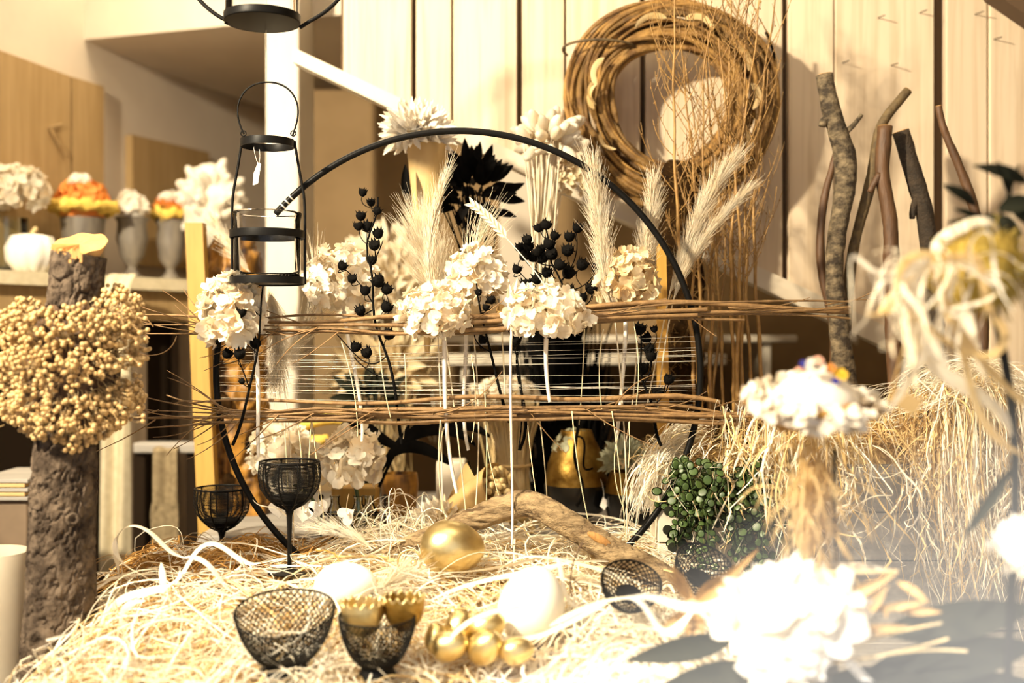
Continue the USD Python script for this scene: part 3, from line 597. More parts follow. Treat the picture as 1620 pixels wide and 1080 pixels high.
RANK = np.argsort(np.argsort([np.interp(600, [828, q[1][1]], [q[0][0], q[1][0]]) for q in CN]))
for i, q in enumerate(CN):
    d = 1.99 + .012 * (i % 4) - .03 * (i % 3 == 0); p = PP(q, d, 90); g = np.linspace(0, 1, 90)
    r = np.interp(g, [0, .4, 1], [.0041, .0030, .0010]) * rng.uniform(.8, 1.15); L = np.r_[0, np.cumsum(np.linalg.norm(np.diff(p, axis=0), axis=1))]
    ph = ((L + rng.uniform(0, .06)) % .068) / .068; r = r * (1 + .45 * np.exp(-((ph - .5) / .07) ** 2)); p = p + (.0012 * np.sin(L * 46 + i)[:, None] * [1, .3, 0])
    t = thing('tan_cane', f'thin tan cane with fine shoots, {ORD[RANK[i]]} from the left in the cluster before the wreath', 'cane', 'tan canes before the vine wreath', at=p[0])
    obj('stem', tube(p, r, 8), M['cane'], t); tw = MB()
    for k in rng.integers(44, 88, 16):
        sd = rng.choice([-1, 1]); ln = rng.uniform(.04, .14); e = p[k] + np.array([sd * ln * rng.uniform(.25, .6), rng.normal(0, .02), ln])
        m_ = (p[k] + e) / 2 + np.array([sd * .006, 0, -.004]); b = spl([p[k], m_, e], 10); tw.add(tube(b, np.linspace(.0009, .00045, 10), 4))
        tw.add(spheres(b[2::2] + rng.normal(0, .0008, (4, 3)), .0013, 0, (1, 1, 1.6)))
        for j in (3, 5, 7):
            e2 = b[j] + np.array([-sd * rng.uniform(-.01, .025), rng.normal(0, .008), rng.uniform(.015, .045)]); tw.add(tube(spl([b[j], e2], 4), .00042, 3))
    obj('shoots', tw, M['cane'], t, kind='stuff')

# ------------------------------------------------------------------ cut branches leaning on the planks at right
BR = [('thick mottled birch branch with a stub near its sawn top', [(1304, 118), (1312, 160), (1324, 205), (1337, 250), (1336, 300), (1328, 350), (1320, 420), (1326, 500), (1336, 590), (1346, 660), (1353, 846)], 2.00, [13, 15, 18, 15, 14, 15, 17, 19, 20, 17, 12], 'birch', [([(1318, 190), (1306, 190), (1301, 200)], 8), ([(1334, 212), (1348, 200), (1363, 181)], 4.5)]),
      ('thin dark crooked branch leaning beside the birch branch', [(1326, 225), (1318, 260), (1305, 310), (1298, 380), (1302, 440), (1316, 500), (1320, 570), (1330, 846)], 2.03, [5, 6, 7, 7, 8, 8, 7, 6], 'branch_red', []),
      ('slim olive branch with a pale broken tip leaning right', [(1436, 143), (1412, 172), (1394, 200), (1384, 250), (1372, 310), (1358, 360), (1346, 420), (1340, 480), (1338, 560), (1340, 846)], 2.02, [7, 8, 9, 8, 9, 9, 9, 12, 10, 9], 'branch_olive', []),
      ('smooth reddish brown branch with a sawn top and side stub', [(1400, 200), (1397, 240), (1396, 280), (1405, 330), (1410, 400), (1411, 480), (1414, 560), (1416, 640), (1418, 846)], 1.97, [12, 11, 12, 13, 12, 11.5, 13, 12, 11], 'branch_red', [([(1392, 275), (1384, 288), (1376, 304)], 6)]),
      ('dark rough bent branch with a torn stub', [(1425, 208), (1436, 245), (1448, 285), (1461, 330), (1469, 385), (1476, 450), (1478, 560), (1480, 846)], 2.00, [13, 14, 13, 14, 14, 14, 13, 12], 'branch_dark', [([(1452, 310), (1444, 335), (1443, 346)], 6)]),
      ('slender bent branch before the wide dark gap of the planks', [(1485, 168), (1492, 200), (1510, 245), (1528, 290), (1541, 330), (1551, 385), (1556, 480), (1560, 846)], 1.98, [5, 7, 8, 8.5, 9, 11, 10, 9], 'branch_red', [])]
for i, (lb, q, d, r, m, st) in enumerate(BR): branch('cut_branch', lb, q, d, r, m, st, seed=i, group='cut branches leaning on the planks', ends='sawn')

# ------------------------------------------------------------------ twig rails and threads of the little fence
def rail(label, line, n, seed, left, right):
    rng = np.random.default_rng(seed); d = 1.775; t = thing('twig_rail', label, 'twig bundle', at=P(*line[0], d)); us = [a for a, b in line]; vs = [b for a, b in line]
    f = lambda u: np.interp(u, us, vs)
    for k in range(n):
        u0, u1 = left + rng.uniform(0, 380) * (k % 3 > 0), right - rng.uniform(0, 420) * (k % 4 > 1); 
        if u1 - u0 < 300: u1 = u0 + 350
        uu = np.linspace(u0, u1, 9); o = rng.normal(0, 8.5); fan = rng.normal(0, 22); fr = rng.normal(0, 7)
        q = [(u, f(u) + o + rng.normal(0, 3.2) + fan * max(0, (400 - u) / 180) ** 2 + fr * max(0, (u - 1080) / 150)) for u in uu]
        dd = d + rng.uniform(-.014, .018); p = PP(q, dd, 60); r = rng.uniform(1.6, 4.4) * .001; r = r * np.interp(np.linspace(0, 1, 60), [0, .3, .8, 1], [.35, .8, 1.05, .95])
        r = r * (1 + .25 * (rng.random(60) < .06)); obj('twig', tube(p, r, 7, disp=lambda v, nn: .0005 * fb(v, 150, k)), M['twig'], t)
    mb = MB()
    for k in range(22):                                # fine side shoots
        u = rng.uniform(left + 20, left + 330) if k % 2 else rng.uniform(left, right); sd = rng.choice([-1, 1]); a = P(u, f(u) + rng.normal(0, 6), d - .01)
        e = P(u + (-1 if u < 600 else 1) * rng.uniform(50, 130), f(u) + sd * rng.uniform(12, 75), d - rng.uniform(-.02, .05)); b = spl([a, (a + e) / 2 + rng.normal(0, .006, 3), e], 14)
        mb.add(tube(b, np.linspace(.0013, .0005, 14), 5)); mb.add(spheres(b[3::3], .0012, 0))
    obj('side_shoots', mb, M['twig'], t, kind='stuff')
    return t
rail('upper horizontal bundle of brown twigs strung across the hoop', [(150, 526), (215, 522), (340, 520), (460, 518), (640, 520), (780, 514), (930, 500), (1100, 490), (1340, 487)], 8, 31, 214, 1345)
rail('lower horizontal bundle of brown twigs strung across the hoop', [(150, 656), (215, 652), (340, 653), (540, 655), (800, 650), (1000, 648), (1190, 656)], 13, 32, 212, 1192)
t = thing('thread_net', 'fine pale threads stretched across the hoop between the twig rails', 'thread', at=P(720, 640, 1.80))
rng = np.random.default_rng(33)
for k in range(17):
    v0 = 545 + k * 5.6 + rng.normal(0, 4); v1 = v0 + rng.normal(0, 12)
    obj('thread', tube(PP([(346, v0), (720, (v0 + v1) / 2 + rng.normal(2, 2)), (1100, v1)], 1.80, 30), .00034, 4), M['wire_silver'], t)

# ------------------------------------------------------------------ white hydrangeas, seed pods, plumes
HG = 'white dried hydrangeas on the twig rail'
hydrangea('hydrangea', (366, 492, 1.75), 44, 58, 'white dried hydrangea head hanging under the jar lantern', HG, [(404, 555), (408, 600), (408, 680), (409, 722)], seed=1, size=.0150)
hydrangea('hydrangea', (537, 445, 1.86), 58, 58, 'white dried hydrangea head between the lantern and the black seed pods', HG, [(544, 492), (556, 560), (569, 630), (573, 698)], seed=2)
hydrangea('hydrangea', (688, 492, 1.76), 56, 47, 'white dried hydrangea head lying on the upper twig rail below the tall pale plumes', HG, [(703, 538), (704, 620), (708, 690), (723, 780)], seed=3)
hydrangea('hydrangea', (752, 437, 1.84), 48, 52, 'white dried hydrangea head raised behind the others, frilled with fine grass', HG, [(735, 495), (735, 600), (734, 660), (741, 712)], seed=4)
hydrangea('hydrangea', (864, 494, 1.75), 66, 46, 'wide cream hydrangea head in front of the dense black seed pods', HG, [(864, 535), (864, 580), (870, 636)], seed=5)
hydrangea('hydrangea', (990, 440, 1.82), 50, 54, 'cream hydrangea head between the two upright white plumes', HG, [(990, 495), (988, 560), (981, 640), (975, 700)], seed=6, m='petal_warm')
t = thing('dried_flower', 'long thin white stem with pale drooping buds before the wide cream hydrangea', 'dried flower', at=P(809, 866, 1.74))
obj('stem', tube(PP([(812, 470), (808, 560), (809, 700), (810, 866)], 1.74, 30), .0021, 7), M['white_stem'], t)
for q in (((808, 470), (818, 440)), ((812, 462), (832, 455)), ((806, 480), (806, 450)), ((808, 490), (803, 520)), ((812, 452), (836, 456))): obj('bud', leaf(P(*q[0], 1.738), P(*q[1], 1.73), .009, .4), M['petal_white'], t)
podbranch('tall black seed pod stem between the left hydrangeas', [[(636, 702), (622, 600), (612, 562), (596, 520), (590, 470), (588, 430), (580, 392), (592, 350), (598, 312)], [(612, 562), (585, 575), (552, 550), (520, 520)], [(590, 480), (570, 450), (545, 425)], [(590, 500), (610, 500), (613, 470)], [(590, 490), (572, 500)], [(586, 420), (598, 400), (606, 380)], [(615, 600), (590, 590), (560, 565)]],
          [(571, 341, 8.5), (567, 357, 8), (581, 358, 9), (598, 369, 9), (592, 388, 9), (588, 411, 8.5), (598, 444, 11), (557, 441, 7.5), (578, 459, 8.5), (612, 457, 9.5), (570, 491, 8.5), (612, 485, 10), (542, 420, 8), (597, 333, 7), (616, 528, 10), (563, 548, 9), (580, 558, 9), (574, 304, 7), (587, 320, 7)], 1.79, 41)
podbranch('dense black seed pod stem behind the wide cream hydrangea', [[(822, 712), (829, 640), (818, 560), (850, 500), (890, 470), (886, 440), (872, 415), (868, 380), (864, 362)], [(886, 445), (905, 420), (912, 370)], [(888, 460), (925, 450), (944, 425)], [(880, 440), (850, 430), (824, 400)], [(885, 470), (850, 455), (820, 428)], [(892, 470), (930, 480), (937, 460)], [(876, 420), (845, 410), (835, 385)]],
          [(852, 360, 8), (864, 355, 9), (914, 360, 9), (901, 374, 9), (834, 379, 8), (822, 391, 8.5), (836, 390, 8.5), (856, 393, 8), (869, 385, 10), (873, 402, 10), (843, 406, 9), (858, 408, 9), (830, 404, 9), (818, 425, 8), (865, 431, 9), (898, 396, 10), (886, 418, 10), (899, 431, 11), (921, 418, 10), (944, 423, 9), (832, 449, 10), (849, 441, 9), (936, 456, 10), (900, 458, 9), (920, 471, 10), (874, 454, 8), (878, 372, 8), (850, 398, 8)], 1.82, 42)
podbranch('black seed pod stem low on the right beside the ochre stake', [[(1046, 705), (1036, 668), (1030, 635), (1016, 600), (1014, 560), (1012, 520)], [(1020, 605), (1030, 580), (1028, 550)], [(1033, 640), (1050, 625), (1058, 605)]],
          [(1012, 520, 10), (1022, 534, 9), (1027, 553, 9), (1030, 563, 9), (1017, 582, 10), (1058, 600, 9), (1041, 621, 10), (1035, 520, 6)], 1.80, 43)
podbranch('black seed pod stem hanging over the hydrangea under the jar lantern', [[(368, 704), (385, 655), (395, 612), (408, 550), (412, 500), (416, 452)], [(408, 560), (390, 545), (372, 535)], [(395, 615), (382, 580), (376, 565)], [(412, 500), (400, 490)]],
          [(382, 494, 8), (391, 508, 8), (404, 543, 9), (360, 559, 9), (379, 560, 9), (383, 603, 5), (345, 541, 5)], 1.735, 44)
podbranch('thin black seed pod stem crossing between the two central hydrangeas', [[(806, 668), (790, 615), (776, 556), (762, 500), (754, 448)], [(776, 556), (758, 545), (752, 500)], [(820, 712), (826, 640), (815, 555), (796, 505)]],
          [(757, 462, 6), (777, 474, 7), (769, 486, 6), (765, 500, 6), (764, 537, 8), (816, 540, 8), (660, 540, 6)][:6], 1.795, 45)
PG = 'pale grass plumes behind the twig rail'
plume('grass_plume', 'upright white grass plume left of the cream hydrangea by the stake', [(972, 500), (957, 420), (947, 340), (935, 262)], 1.80, 27, 1150, 51, stem_to=[(972, 500), (985, 640), (992, 850)], group=PG, L=.06)
plume('grass_plume', 'upright white grass plume right of the cream hydrangea by the stake', [(1008, 490), (1018, 420), (1030, 340), (1031, 290)], 1.84, 24, 1000, 52, stem_to=[(1008, 490), (1000, 640), (990, 700)], group=PG, L=.05)
plume('grass_plume', 'long white grass plume leaning right across the vine wreath', [(1060, 462), (1088, 390), (1118, 320), (1165, 255)], 1.88, 22, 1100, 53, group=PG, L=.06, stem_to=[(1060, 462), (1040, 560), (1020, 660)])
plume('grass_plume', 'shorter slim white grass plume leaning right below the long one', [(1066, 472), (1100, 400), (1140, 345), (1185, 300)], 1.87, 13, 700, 54, group=PG, L=.05, stem_to=[(1066, 472), (1050, 560), (1040, 660)])
plume('grass_plume', 'tall thin pale plume rising above the central hydrangeas', [(688, 480), (680, 400), (690, 330), (706, 280)], 1.82, 10, 420, 55, group=PG, L=.06, stem_to=[(690, 480), (697, 640), (700, 810)])
plume('grass_plume', 'broad soft cream plume behind the hydrangea on the upper rail', [(702, 515), (690, 450), (672, 390), (665, 360)], 1.87, 55, 1000, 56, group=PG, L=.075, stem_to=[(702, 515), (722, 673), (742, 858)])
plume('grass_plume', 'sparse curling fine grass frill around the raised hydrangea', [(742, 470), (748, 420), (757, 380)], 1.85, 44, 110, 57, group=PG, L=.085, r=.00045, stem_to=[(742, 470), (757, 660), (750, 832)], wind=(.25, 0, 0))
plume('grass_plume', 'cream plume drooping under the jar lantern', [(424, 455), (436, 510), (440, 560), (436, 600)], 1.82, 30, 700, 58, group=PG, L=.05, stem_to=[(424, 455), (455, 660), (463, 915)])
plume('grass_plume', 'thin cream plume fanning behind the jar lantern', [(420, 600), (470, 540), (500, 470), (496, 420)], 1.86, 34, 170, 59, group=PG, L=.08)
plume('grass_plume', 'pale spiky plume between the jar lantern and the brown burl', [(395, 430), (372, 400), (352, 372), (340, 350)], 2.2, 22, 120, 60, group=PG, L=.06, r=.0006)
# wheat ear
t = thing('wheat_ear', 'pale wheat ear leaning left before the black leafy bouquet', 'dried grass', at=P(872, 470, 1.77))
pw_ = PP([(872, 470), (835, 415), (800, 375), (772, 345), (746, 324)], 1.77, 40); obj('stem', tube(pw_, np.linspace(.0012, .0007, 40), 6), M['plume'], t)
for k in range(24, 40, 2):
    for sd in (-1, 1): obj('grain', leaf(pw_[k], pw_[k] + unit(pw_[k] - pw_[k - 3]) * .015 + np.array([.004, -.001, .006]) * sd, .006, .5), M['plume'], t)
t = thing('teasel', 'small brown fuzzy seed head between the two central hydrangeas', 'seed head', at=P(793, 520, 1.80))
v_, f_ = sphere(P(793, 496, 1.80), .001, 3, (8.5, 8.5, 15)); obj('head', (v_ + .0008 * fb(v_, 900, 3)[:, None], f_), M['pod_brown'], t); obj('stem', tube(PP([(793, 510), (796, 560), (800, 640)], 1.8, 10), .0011, 6), M['thread'], t)
# bare straws hanging through the rails
ST = [[(697, 664), (694, 740), (700, 810)], [(702, 676), (695, 760), (709, 832)], [(722, 670), (735, 790), (742, 862)], [(768, 648), (785, 770), (790, 786)], [(766, 600), (770, 700), (769, 805)], [(835, 672), (845, 760), (857, 836)], [(854, 664), (862, 740), (866, 802)], [(905, 650), (915, 740), (940, 860)], [(968, 650), (982, 760), (990, 852)],
      [(450, 668), (456, 780), (463, 918)], [(470, 660), (478, 760), (477, 806)], [(493, 660), (489, 720), (486, 774)], [(492, 655), (505, 760), (513, 825)], [(640, 560), (642, 640), (638, 694)], [(600, 540), (606, 600), (618, 660)], [(540, 540), (560, 620), (566, 690)], [(745, 560), (752, 640), (746, 700)], [(955, 520), (948, 600), (957, 672)], [(1000, 500), (1010, 600), (1003, 660)], [(925, 520), (920, 620), (916, 672)], [(980, 680), (972, 740), (985, 800)], [(995, 668), (996, 700), (994, 740)]]
SR = np.argsort(np.argsort([q[-1][0] for q in ST]))
for i, q in enumerate(ST): tw = obj('hanging_straw', tube(PP(q, 1.755 + .006 * (i % 7), 20), np.linspace(.0010, .0007, 20), 6), M['thread'], label=f'thin bare straw hanging through the twig rails, {ORD[SR[i]]} from the left by its tip', cat='dried straw', group='bare grass stems in the twig rails')

# ------------------------------------------------------------------ black wire goblets and mesh bowls
def goblet(label, u, vt, vb, vs, rx, d):
    s = d / F; c = P(u, vt, d); R = rx * s; H = (vb - vt) * s; t = thing('wire_goblet', label, 'wire goblet', at=P(u, vs, d))
    pf = lambda k: R * np.interp(k, [0, .1, .25, .45, .7, 1], [.12, .45, .72, .95, 1.02, .98]); z = lambda k: c[2] - H + H * k
    obj('rim', ring_tube(circle(c, pf(1), 48), .0017, 8), M['black_metal'], t)
    for k in range(10):
        a = k * 2 * np.pi / 10 + .15; g = np.linspace(0, 1, 20); r = pf(g) + .0005; obj('rib', tube(np.stack([c[0] + r * np.cos(a), c[1] + r * np.sin(a), z(g)], 1), .0013, 6), M['black_metal'], t)
    g = np.linspace(.06, .99, 1600); a = g * 2 * np.pi * 38; r = pf(g) + .0006 * np.sin(a * 3.3)
    obj('wire_coil', tube(np.stack([c[0] + r * np.cos(a), c[1] + r * np.sin(a), z(g)], 1), .00062, 4), M['black_metal'], t)
    obj('cup_floor', lathe([(0, z(.14)), (pf(.14), z(.14)), (pf(.28) * .9, z(.28)), (pf(.28) * .86, z(.28)), (pf(.14) * .8, z(.16)), (0, z(.16))], 32, (c[0], c[1], 0)), M['black_metal'], t)
    zs = P(u, vs, d)[2]; obj('stem', tube(np.array([[c[0], c[1], z(.08)], [c[0], c[1], z(-.12)], [c[0], c[1], (z(0) + zs) / 2], [c[0], c[1], zs + .004]]), [R * .2, R * .1, .0032, .0036], 14), M['black_metal'], t)
    obj('foot', lathe([(0, zs), (R * .75, zs), (R * .75, zs + .002), (.004, zs + .006), (0, zs + .006)], 32, (c[0], c[1], 0)), M['black_metal'], t)
goblet('taller black wire goblet in front of the lower hydrangeas', 458, 730, 806, 905, 47, 1.70)
goblet('shorter black wire goblet left of the hoop beside the burl', 351, 772, 840, 900, 42, 1.98)
def meshbowl(name, label, c, R, H, dip, tilt=0., nw=34, wr_=.0008, group=None, foot=True, up=None, back=np.pi / 2):
    t = thing(name, label, 'wire bowl', group, at=c); g = np.linspace(0, 1, 22); mb = []
    Rm = rot_to(up) if up is not None else np.eye(3)
    rf = lambda k: R * (.40 + .60 * np.sin(np.clip(k, 0, 1) * np.pi / 2) ** .62); top = lambda a: H * (1 - dip * (.5 - .5 * np.cos(a - back)) ** 1.2)
    for sg in (-1, 1):
        a = np.arange(nw)[:, None] * 2 * np.pi / nw + sg * g[None] * 1.15; h = top(a) * g[None]; r = rf(h / H)
        mb.append(np.stack([r * np.cos(a), r * np.sin(a), h + .012 * foot], -1) @ Rm.T + c)
    obj('wire_mesh', tubes(np.concatenate(mb), np.full(2 * nw, wr_), 4), M['black_metal'], t, kind='stuff')
    a = np.linspace(0, 2 * np.pi, 73)[:-1]; sc = .004 * np.abs(np.sin(a * nw / 2)); obj('rim', ring_tube(np.stack([rf(top(a) / H) * np.cos(a), rf(top(a) / H) * np.sin(a), top(a) + .012 * foot], 1) @ Rm.T + c, wr_ * 1.6, 6), M['black_metal'], t)
    v, f = lathe([(0, .013), (R * .42, .013), (R * .44, .016), (0, .0145)], 32); obj('bottom_plate', (v @ Rm.T + c, f), M['black_metal'], t)
    if foot:
        v, f = lathe([(R * .40, .014), (R * .44, .007), (R * .52, 0), (R * .50, 0), (R * .40, .006), (R * .37, .014)], 32); obj('foot', (v @ Rm.T + c, f), M['black_metal'], t)
    return t
d = 1.43; c = P(450, 1062, d); meshbowl('mesh_bowl', 'round black wire mesh bowl with a dipped front on the white straw', c, 80 * d / F, 98 * d / F, .42, nw=46)
d = 1.40; c = P(597, 1068, d); meshbowl('mesh_bowl', 'black wire mesh bowl holding a zigzag edged golden eggshell', c, 61 * d / F, 84 * d / F, .10, nw=44)
for sx, lb in ((-24, 'golden zigzag edged eggshell half, the left one in the mesh bowl'), (40, 'golden zigzag edged eggshell half, the right one beside the mesh bowl')):
    q = c + (sx * d / F, .004 + .012 * (sx > 0), .046 + .004 * (sx > 0)); n = 70; R = 34 * d / F; a = np.linspace(0, 2 * np.pi, n + 1)[:-1]; rows = []
    for k in np.linspace(.05, 1, 10): z = .034 * (1 - np.cos(k * 1.7)); rows.append(np.stack([R * np.sin(k * 1.62) * np.cos(a), R * np.sin(k * 1.62) * np.sin(a), np.full(n, z)], 1))
    zig = .007 * (np.abs(((np.arange(n) * 14 / n) % 1) - .5) * 2); rows[-1][:, 2] += zig; inner = [r * [.95, .95, 1] + [0, 0, .0008] for r in rows[::-1]]
    v = np.vstack(rows + inner).reshape(-1, 3); t = thing('eggshell', lb, 'eggshell', at=q); obj('shell', (v + q, tri(quads(20, n))), M['gold_paint' if sx > 0 else 'gold'], t)
    e = rows[-1] + [0, 0, .0003]; obj('zigzag_rim', ring_tube(e * [.985, .985, 1] + q, .0013, 5), M['gold'], t)
meshbowl('mesh_bowl', 'small black wire mesh bowl tipped over behind the pale straw', P(992, 952, 1.52), .040, .038, .0, nw=30, foot=False, up=(.1, -.5, .8))
meshbowl('mesh_bowl', 'small black wire mesh bowl tipped over below the plant crate', P(1100, 926, 1.62), .042, .042, .0, nw=30, foot=False, up=(.25, -.5, .8))
# ------------------------------------------------------------------ straw beds
def wavy(n, m, rng, amp):
    """Smooth random wiggles (n, m, 3)."""
    g = np.linspace(0, 1, m); out = np.zeros((n, m, 3))
    for k in (1, 2, 3): out += (rng.normal(0, 1, (n, 1, 3)) * np.sin(np.pi * k * g[None, :, None] + rng.uniform(0, 6.28, (n, 1, 3)))) / k
    return out * np.asarray(amp).reshape(-1, 1, 1)
def lying(n, area, h, rng, L=(.10, .32), loft=.03, m=14, curl=.03, ang=None):
    """Strands lying on the height field h within area (x0, x1, y0, y1)."""
    x = rng.uniform(area[0], area[1], n); y = rng.uniform(area[2], area[3], n); a = rng.uniform(0, 6.28, n) if ang is None else rng.normal(*ang, n)
    ln = rng.uniform(*L, n); g = np.linspace(-.5, .5, m); bend = rng.normal(0, 1.2, n)
    th = a[:, None] + bend[:, None] * g; p = np.zeros((n, m, 3))
    p[..., 0] = x[:, None] + ln[:, None] * g * np.cos(th); p[..., 1] = y[:, None] + ln[:, None] * g * np.sin(th)
    p[..., 0] = np.clip(p[..., 0], area[0] - .03, area[1] + .03); p[..., 1] = np.clip(p[..., 1], area[2] - .04, area[3] + .01)
    w = wavy(n, m, rng, curl * rng.uniform(.2, 1, n)); p += w * [1, 1, .25]
    p[..., 2] = h(p[..., 0], p[..., 1]) + rng.uniform(-.012, .010, (n, 1)) + loft * rng.uniform(0, 1, (n, 1)) ** 2 * np.sin(np.pi * (g + .5))[None] + .25 * w[..., 2]
    p[..., 2] = np.maximum(p[..., 2], PZ + .004)
    return p
def drape(root, dirs, L, rng, grav=1.0, m=16, wig=.012):
    """Strands that leave root points along dirs and fall under their weight."""
    root, dirs = np.asarray(root, float), unit(np.asarray(dirs, float)); n = len(root); L = np.broadcast_to(L, (n,)); g = np.linspace(0, 1, m)[None, :, None]; Lb = L[:, None, None]
    p = root[:, None] + dirs[:, None] * Lb * (g - .45 * g ** 2 * min(1, grav)) + np.array([0, 0, -1.]) * Lb * grav * g ** 2 * .75
    return p + wavy(n, m, rng, wig * rng.uniform(.3, 1, n)) * g
def grid(x0, x1, y0, y1, h, nx=40, ny=30, skirt=.12):
    x, y = np.meshgrid(np.linspace(x0, x1, nx), np.linspace(y0, y1, ny)); z = h(x, y); v = np.stack([x, y, z], -1).reshape(-1, 3); f = tri(quads(ny, nx, False))
    w = v - [0, 0, skirt]; N = len(v); e = np.r_[np.arange(nx), np.arange(nx - 1, nx * ny, nx)[1:], np.arange(nx * ny - 1, nx * (ny - 1) - 1, -1)[1:], np.arange(nx * (ny - 1), -1, -nx)[1:]]
    return np.vstack([v, w]), np.vstack([f, f[:, ::-1] + N, np.vstack([np.stack([e[:-1], e[:-1] + N, e[1:]], 1), np.stack([e[1:], e[:-1] + N, e[1:] + N], 1)])])
HF = lambda x, y: ZC + np.interp(y, [1.18, 1.33, 1.45, 1.6, 1.75, 1.97], [-.466, -.452, -.425, -.378, -.352, -.348]) + .018 * (meshkit.fbm(np.stack([np.asarray(x) * 9, np.asarray(y) * 9, 0 * np.asarray(x)], -1), 3, 2) - .5) - .02 * np.clip((np.abs(np.asarray(x) + .17) - .36) / .1, 0, 1) - .028 * np.clip((-.26 - np.asarray(x)) / .06, 0, 1) * np.clip((np.asarray(y) - 1.62) / .2, 0, 1)
rng = np.random.default_rng(71)
bed = thing('straw_bed', 'heap of white and cream raffia straw covering the display platform', 'raffia straw', at=(-.15, 1.6, PZ), kind='stuff')
obj('under_layer', grid(-.585, .30, 1.2, 1.985, lambda x, y: HF(x, y) - .016, skirt=.004), M['jute'], bed, smooth=True)  # brown under layer paints the shade between the strands
A = (-.585, .30, 1.24, 1.96)
obj('cream_strands', ribbons(lying(1150, A, HF, rng, loft=.03), rng.uniform(.0012, .0035, 1150), rng), M['raffia_cream'], bed, kind='stuff')
obj('white_strands', ribbons(lying(2100, A, HF, rng, loft=.045), rng.uniform(.0010, .0038, 2100), rng), M['raffia_white'], bed, kind='stuff')
obj('fine_strands', tubes(lying(900, A, HF, rng, loft=.06, L=(.06, .2), m=12), np.full(900, .0007)), M['raffia_white'], bed, kind='stuff')
A2 = (.02, .34, 1.22, 1.60); H2 = lambda x, y: HF(x, y) + .035 * np.exp(-((np.asarray(x) - .14) / .09) ** 2 - ((np.asarray(y) - 1.36) / .12) ** 2)
obj('white_tuft', ribbons(lying(900, A2, H2, rng, loft=.05, L=(.08, .24)), rng.uniform(.0015, .0045, 900), rng), M['raffia_white'], bed, kind='stuff')
A3 = (-.56, -.10, 1.74, 1.98)
obj('loose_loops', ribbons(lying(110, A3, HF, rng, loft=.055, L=(.12, .3), curl=.05), rng.uniform(.0012, .003, 110), rng), M['raffia_white'], bed, kind='stuff')
A4 = (-.24, -.13, 1.82, 1.98)
obj('cream_loops', ribbons(lying(140, A4, HF, rng, loft=.10, L=(.08, .2), curl=.03), np.full(140, .0015), rng), M['raffia_white'], bed, kind='stuff')
BIG = [([(187, 905), (183, 870), (188, 845), (205, 832), (235, 840), (265, 868), (300, 882)], 1.62, .011), ([(183, 850), (190, 885), (215, 905), (240, 918)], 1.615, .009), ([(262, 925), (290, 905), (315, 868), (330, 860), (370, 878), (410, 890)], 1.62, .008), ([(160, 1040), (165, 985), (190, 950), (235, 935), (270, 925)], 1.56, .011),
       ([(180, 1070), (200, 1010), (195, 970), (230, 950)], 1.54, .010), ([(290, 882), (340, 905), (360, 930), (420, 925)], 1.60, .009), ([(255, 890), (258, 920), (265, 960), (280, 1000)], 1.58, .010), ([(400, 790), (415, 800), (440, 805), (470, 832), (520, 835), (560, 850)], 1.78, .005), ([(790, 900), (840, 880), (900, 888), (960, 905), (1010, 940)], 1.60, .007),
       ([(640, 900), (720, 905), (800, 895), (860, 880)], 1.60, .006), ([(680, 950), (740, 925), (830, 905), (900, 890)], 1.56, .007), ([(770, 1000), (830, 1010), (900, 985), (960, 955)], 1.42, .007), ([(870, 990), (930, 960), (1000, 945), (1060, 962)], 1.40, .008), ([(880, 880), (890, 920), (905, 955), (930, 960)], 1.52, .006), ([(700, 1030), (740, 985), (790, 965), (830, 960)], 1.40, .006)]
for q, dd, w in BIG: obj('raffia_ribbon', ribbons(PP(q, dd, 40)[None], [w], rng, twist=.9, flat=(0, -.6, .8), fold=.12), M['raffia_white'], bed)
t = thing('fibre_mat', 'tangled ochre coconut fibre at the back left of the white straw', 'coconut fibre', at=P(300, 900, 1.80), kind='stuff')
A5 = (-.60, -.33, 1.68, 1.93); H5 = lambda x, y: HF(x, y) + .020 + .012 * np.sin(np.asarray(x) * 40)
obj('fibres', ribbons(lying(700, A5, H5, rng, loft=.03, L=(.05, .18), m=10), rng.uniform(.0008, .003, 700), rng), M['jute'], t, kind='stuff')

# ------------------------------------------------------------------ driftwood, eggs
t = thing('driftwood_branch', 'weathered grey brown bent branch lying across the straw behind the gold egg', 'branch', at=P(835, 830, 1.75))
p = PP([(560, 892), (640, 866), (700, 842), (770, 812), (828, 797), (862, 806), (920, 842), (985, 880), (1050, 912), (1075, 935)], [1.80, 1.79, 1.78, 1.77, 1.76, 1.74, 1.72, 1.70, 1.68, 1.67], 110)
R = np.interp(np.linspace(0, 1, 110), [0, .2, .45, .52, .6, .8, 1], [11, 18, 20, 22, 21, 22, 18]) * .001
obj('bark', tube(p, R, 36, disp=lambda v, n: .006 * fb(v * [1, 1, 1], 34, 3) - .004 * np.exp(-(fb(v * [.5, 1, 2], 60, 6, 3) / .04) ** 2)), M['driftwood'], t)
v_, f_ = sphere((0, 0, 0), 1, 3, (.020, .0035, .0062)); a = .5; Ry = np.array([[math.cos(a), 0, math.sin(a)], [0, 1, 0], [-math.sin(a), 0, math.cos(a)]]); obj('scar', (v_ @ Ry.T[::1] @ np.diag([1, 1, 1]) + P(948, 852, 1.692), f_), M['splinter'], t, label='orange torn scar')
v_, f_ = sphere((0, 0, 0), 1, 2, (.008, .008, .004)); obj('knob', (v_ + P(850, 786, 1.745), f_), M['driftwood'], t)
egg('egg', 'large matt golden egg lying before the bent driftwood branch', P(716, 866, 1.66), .039, 1.22, (1, .15, -.08), 'gold')
egg('egg', 'large glossy white egg in the white straw beside the small golden eggs', P(842, 956, 1.50), .044, 1.16, (.25, .1, .95), 'egg_white')
